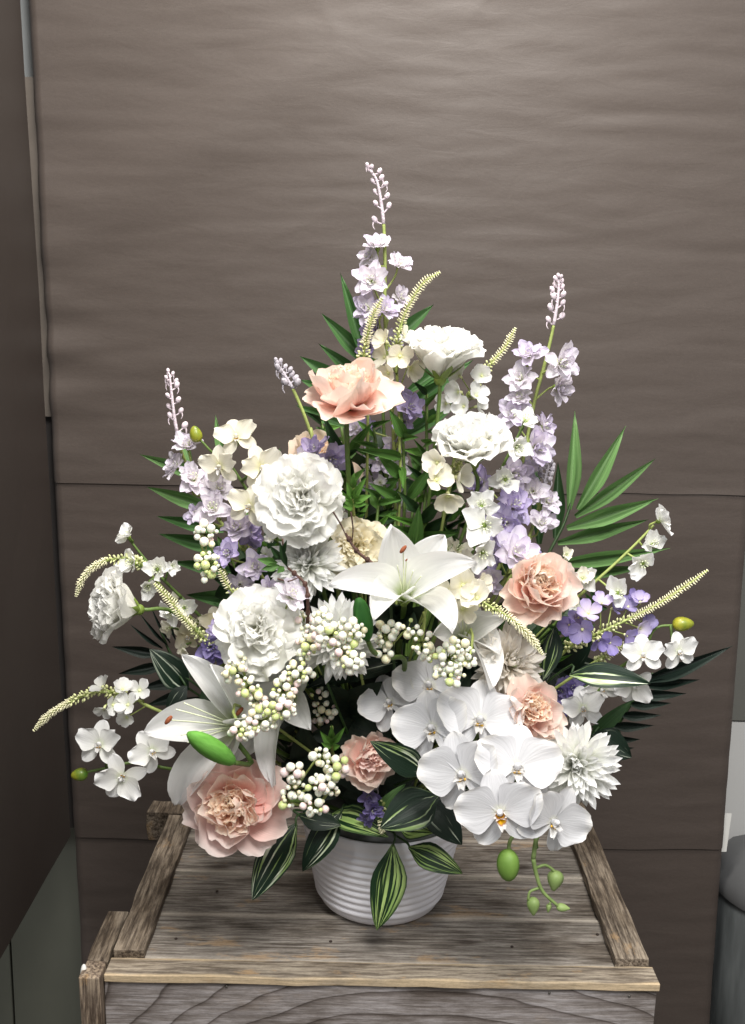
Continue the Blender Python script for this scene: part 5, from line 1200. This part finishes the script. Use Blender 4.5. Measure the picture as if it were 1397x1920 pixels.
peony('small pink peony in the shade at the centre above the pot', 692, 1425, 1.09, 54, (.3, .1, 1), .5, ('pink', 'pink', 'rose_pink'))
peony('pale peach peony half hidden behind the violet blossoms at upper left', 600, 872, 1.25, 68, (0, .5, .8), .5, ('peach', 'peach', 'peach'))
carnation('large frilly white carnation left of the centre, higher of the two', 560, 936, 1.09, 78, (-.05, .15, 1), .5)
carnation('white carnation above the berries, lower of the two', 484, 1184, 1.05, 78, (-.1, .35, 1), 1.5)
carnation('cream carnation partly hidden behind the big lily and brown twig', 672, 1028, 1.14, 56, (-.1, .3, 1), 0, 'ivory')
mum('spiky white bloom beside the cream carnation above centre', 576, 1056, 1.11, 72, (-.2, .45, 1), 0)
mum('spiky white bloom partly covered with berries at the centre', 632, 1198, 1.08, 80, (0, .3, 1), .5)
mum('cream spiky bloom above the small pink peony at right', 952, 1244, 1.09, 74, (.35, .2, 1), .2, 'mum_cream')
mum('spiky white bloom with a green heart at the lower right', 1080, 1432, 1.02, 80, (-.15, .15, 1), .7)

# ---- lilies
lily('big open white lily at the centre with one rust anther', (758, 1118, 1.06), [
    (735, 985, 1.05, 90, .15), (834, 1003, 1.07, 84, -.3), (894, 1055, 1.01, 80, -.8), (617, 1096, 1.01, 74, -1.0), (700, 1162, .99, 72, -1.1, (0, .8, .7)), (850, 1184, .99, 84, -.9, (.2, .9, .7))],
    (0, .5, 1), 130, [(756, 1030, 1.0, 1), (762, 1050, 1.02, .35), (745, 1060, 1.02, 0), (775, 1070, 1.02, 0), (790, 1080, 1.02, 0)])
lily('white lily at lower left with petals raised like horns and one rust anther', (432, 1358, 1.06), [
    (341, 1229, 1.07, 58, -.9, (.5, .3, 1)), (392, 1246, 1.03, 50, -.9, (.7, .2, .8)), (270, 1373, 1.02, 88, -.5, (.1, .6, 1)), (334, 1506, 1.05, 70, -1.3, (-.3, .2, 1)), (490, 1346, 1.0, 58, -.7, (0, .6, 1)), (420, 1436, 1.05, 66, -.5)],
    (-.5, .3, .8), 120, [(316, 1350, .99, 1.1), (340, 1378, 1.0, 0), (330, 1330, 1.0, 0), (352, 1392, 1.0, 0), (345, 1318, 1.01, 0)])
lily('white lily behind the berry cluster at centre left with curling petals', (545, 1310, 1.1), [
    (438, 1318, 1.06, 70, -.3), (560, 1210, 1.1, 60, -.3), (582, 1368, 1.05, 64, -.6), (514, 1474, 1.03, 56, -1.4, (-.4, .2, 1)), (428, 1430, 1.08, 60, -.5), (455, 1245, 1.1, 60, -.4)],
    (-.1, .2, 1), 110, [(449, 1334, 1.03, 1.1), (480, 1330, 1.05, 0)])
lily('greenish white lily half open below the big lily, above the orchids', (872, 1190, 1.12), [
    (812, 1190, 1.09, 66, -.4), (950, 1158, 1.08, 60, -.3), (885, 1118, 1.1, 60, -.2), (938, 1225, 1.06, 64, -.6, (.2, .5, 1)), (922, 1292, 1.04, 62, -.9, (.4, .3, 1)), (830, 1240, 1.08, 50, -.5)],
    (.1, .4, 1), 100, [(866, 1150, 1.06, 0), (880, 1145, 1.06, 0), (855, 1160, 1.06, 0)], 'lily')
green_bud('bright green closed lily bud above the largest pink peony', (440, 1430, 1.0), (352, 1375, .97), 50, 'bud_bright')
green_bud('dark green upright closed lily bud under the big lily', (690, 1202, 1.03), (672, 1120, 1.03), 44, 'bud_deep', via=[(700, 1222, 1.04), (725, 1234, 1.06), (757, 1236, 1.08), (757, 1290, 1.12)])

# ---- phalaenopsis
Pk = [(790, 1330, 1.14), (850, 1390, 1.10), (920, 1430, 1.07), (990, 1490, 1.05), (1006, 1590, 1.0)]
P = polyat(Pk); h = hub()
t = thing('moth_orchid', 'large white moth orchid branch drooping forward at lower right over the crate', 'orchid', h)
stem(t, P[::-1] + [P[0].lerp(h, .5), h], .0022, 'stem')
for bi, b in enumerate([(732, 1318, 1.10, 62, (-.4, .3, 1), .5), (806, 1286, 1.09, 72, (-.3, .3, 1), .2), (812, 1366, 1.05, 80, (-.45, .2, 1), .25), (900, 1352, 1.04, 86, (-.1, .35, 1), -.1), (1000, 1415, 1.04, 72, (.3, .3, 1), -.35),
          (868, 1452, 1.0, 86, (-.4, .1, 1), .3), (968, 1440, .99, 88, (.05, .3, 1), -.1), (938, 1522, .965, 86, (-.15, -.1, 1), .2), (1036, 1540, .97, 78, (.45, -.15, 1), -.55)]):
    loc = at(*b[:3]); a = min(catmull(P, 4), key=lambda q: (q - loc - Vector((0, .04, 0))).length)
    orchid_blossom(t, b[0], b[1], b[2], b[3], b[4], b[5], lipc='lip_yellow' if bi == 7 else 'lip', attach=a)
# speckled yellow throat of the front blossom
c = t.children[-1]
def greenbud(px, py, Y, rx, ln, ax, mat):
    loc = at(px, py, Y); u = mpp(py, Y); mb = MB(); mb.ell((0, 0, 0), rx * u, None, ln * u, 14, 10)
    for i in range(len(mb.v)):
        x, y, z = mb.v[i]; f = z / (ln * u); k = (1 - (.3 if rx < 18 else .1) * f) * (1 - .14 * abs(math.cos(1.5 * math.atan2(y, x))) ** 10); mb.v[i] = (x * k, y * k, z * (1.15 if f > .95 and rx < 18 else 1))
    return put('bud', mb.mesh('bud'), t, Matrix.Translation(loc) @ cv(*ax).to_track_quat('Z', 'Y').to_matrix().to_4x4(), M[mat])
M['bud_pale'] = plain('pale_green_bud', rgb(142, 162, 100), .55, .06, 60, c2=rgb(114, 138, 76))
greenbud(953, 1622, .975, 22, 30, (0, -1, .1), 'bud_green')
greenbud(1041, 1650, .985, 15, 18, (-.2, -1, .1), 'bud_pale'); greenbud(1000, 1698, .985, 12, 16, (0, -1, .1), 'bud_pale'); greenbud(1055, 1702, .985, 8, 12, (1, -.1, .1), 'bud_pale'); greenbud(1029, 1702, .985, 5, 8, (-.2, -1, .1), 'bud_pale')
for pl, r0, r1 in (([(1000, 1610, .985), (1006, 1640, .985), (1018, 1672, .985), (1048, 1700, .985)], .0024, .0016), ([(1006, 1627, .985), (1022, 1622, .985), (1036, 1630, .985), (1040, 1638, .985)], .0015, .0015), ([(1010, 1665, .985), (994, 1672, .985), (990, 1688, .985)], .0014, .0014), ([(1034, 1690, .985), (1029, 1696, .985)], .001, .001), ([(953, 1600, .98), (960, 1570, .99), (1000, 1540, 1.0)], .002, .002), ([(1000, 1610, .985), (1004, 1580, .99), (1010, 1560, 1.0)], .0024, .0024)):
    mb = MB(); mb.tube(polyat(pl), r0, r1, 7); put('bud_stalk', mb.mesh('bud_stalk'), t, None, M['bud_pale'])

# ---- berries
berries('two small bunches of white berries at left above the cream spike', [(386, 1003, 1.12, 22, 24, 13), (388, 1062, 1.1, 26, 28, 19)], (80, 8, 10, 2), 8.2)
berries('two white berries peeping out right of the higher carnation', [(612, 980, 1.12, 16, 20, 5)], (60, 40, 0, 0), 9)
berries('long drooping berry spray left of centre running down to the lily', [(570, 1170, 1.06, 22, 24, 15), (575, 1215, 1.04, 24, 26, 17), (560, 1262, 1.03, 30, 24, 22), (530, 1295, 1.02, 26, 26, 18), (525, 1330, 1.0, 30, 22, 20), (490, 1352, 1.0, 36, 24, 24), (455, 1372, .99, 26, 18, 12)], (60, 14, 14, 12), 7.6)
berries('berry bunch hanging below the lower white carnation at left', [(440, 1262, 1.02, 26, 26, 14), (468, 1290, 1.02, 24, 24, 13), (480, 1312, 1.02, 18, 16, 7), (447, 1232, 1.03, 12, 12, 4)], (55, 20, 12, 13), 7.8)
berries('white berries spread over the central spiky bloom', [(600, 1160, 1.02, 18, 18, 8), (620, 1190, 1.01, 34, 26, 20), (655, 1185, 1.01, 30, 26, 15), (640, 1225, 1.01, 26, 26, 14), (662, 1240, 1.0, 22, 22, 11)], (75, 8, 15, 2), 8.2)
berries('white berries under the big lily beside the dark green bud', [(725, 1190, 1.05, 24, 28, 14), (722, 1222, 1.05, 16, 14, 6), (765, 1180, 1.03, 20, 18, 7), (790, 1205, 1.02, 24, 22, 10)], (70, 26, 3, 1), 8.4)
berries('white and green berries hanging right of centre above the back orchids', [(800, 1225, 1.03, 22, 18, 8), (840, 1235, 1.02, 38, 28, 22), (860, 1215, 1.02, 24, 20, 9), (840, 1265, 1.01, 34, 20, 12), (880, 1235, 1.03, 14, 20, 8)], (72, 10, 16, 2), 8.2)
berries('small shaded berry bunch deep in the dark middle of the arrangement', [(600, 1305, 1.12, 22, 18, 11), (612, 1335, 1.12, 22, 18, 11), (600, 1350, 1.13, 14, 10, 4)], (50, 22, 12, 16), 7)
berries('lowest berry bunch hanging beside the largest pink peony', [(550, 1450, 1.01, 24, 20, 10), (552, 1480, 1.01, 20, 18, 8), (600, 1418, 1.01, 20, 22, 9), (628, 1440, 1.01, 26, 26, 14), (598, 1470, 1.0, 26, 20, 10), (538, 1500, 1.01, 16, 16, 6), (590, 1510, 1.0, 22, 20, 12), (620, 1475, 1.01, 20, 18, 8)], (62, 12, 14, 12), 8.4)

print('objects', len(bpy.data.objects), 'tris', sum(sum(len(p.vertices) - 2 for p in o.data.polygons) for o in bpy.data.objects if o.type == 'MESH') // 1000, 'k')
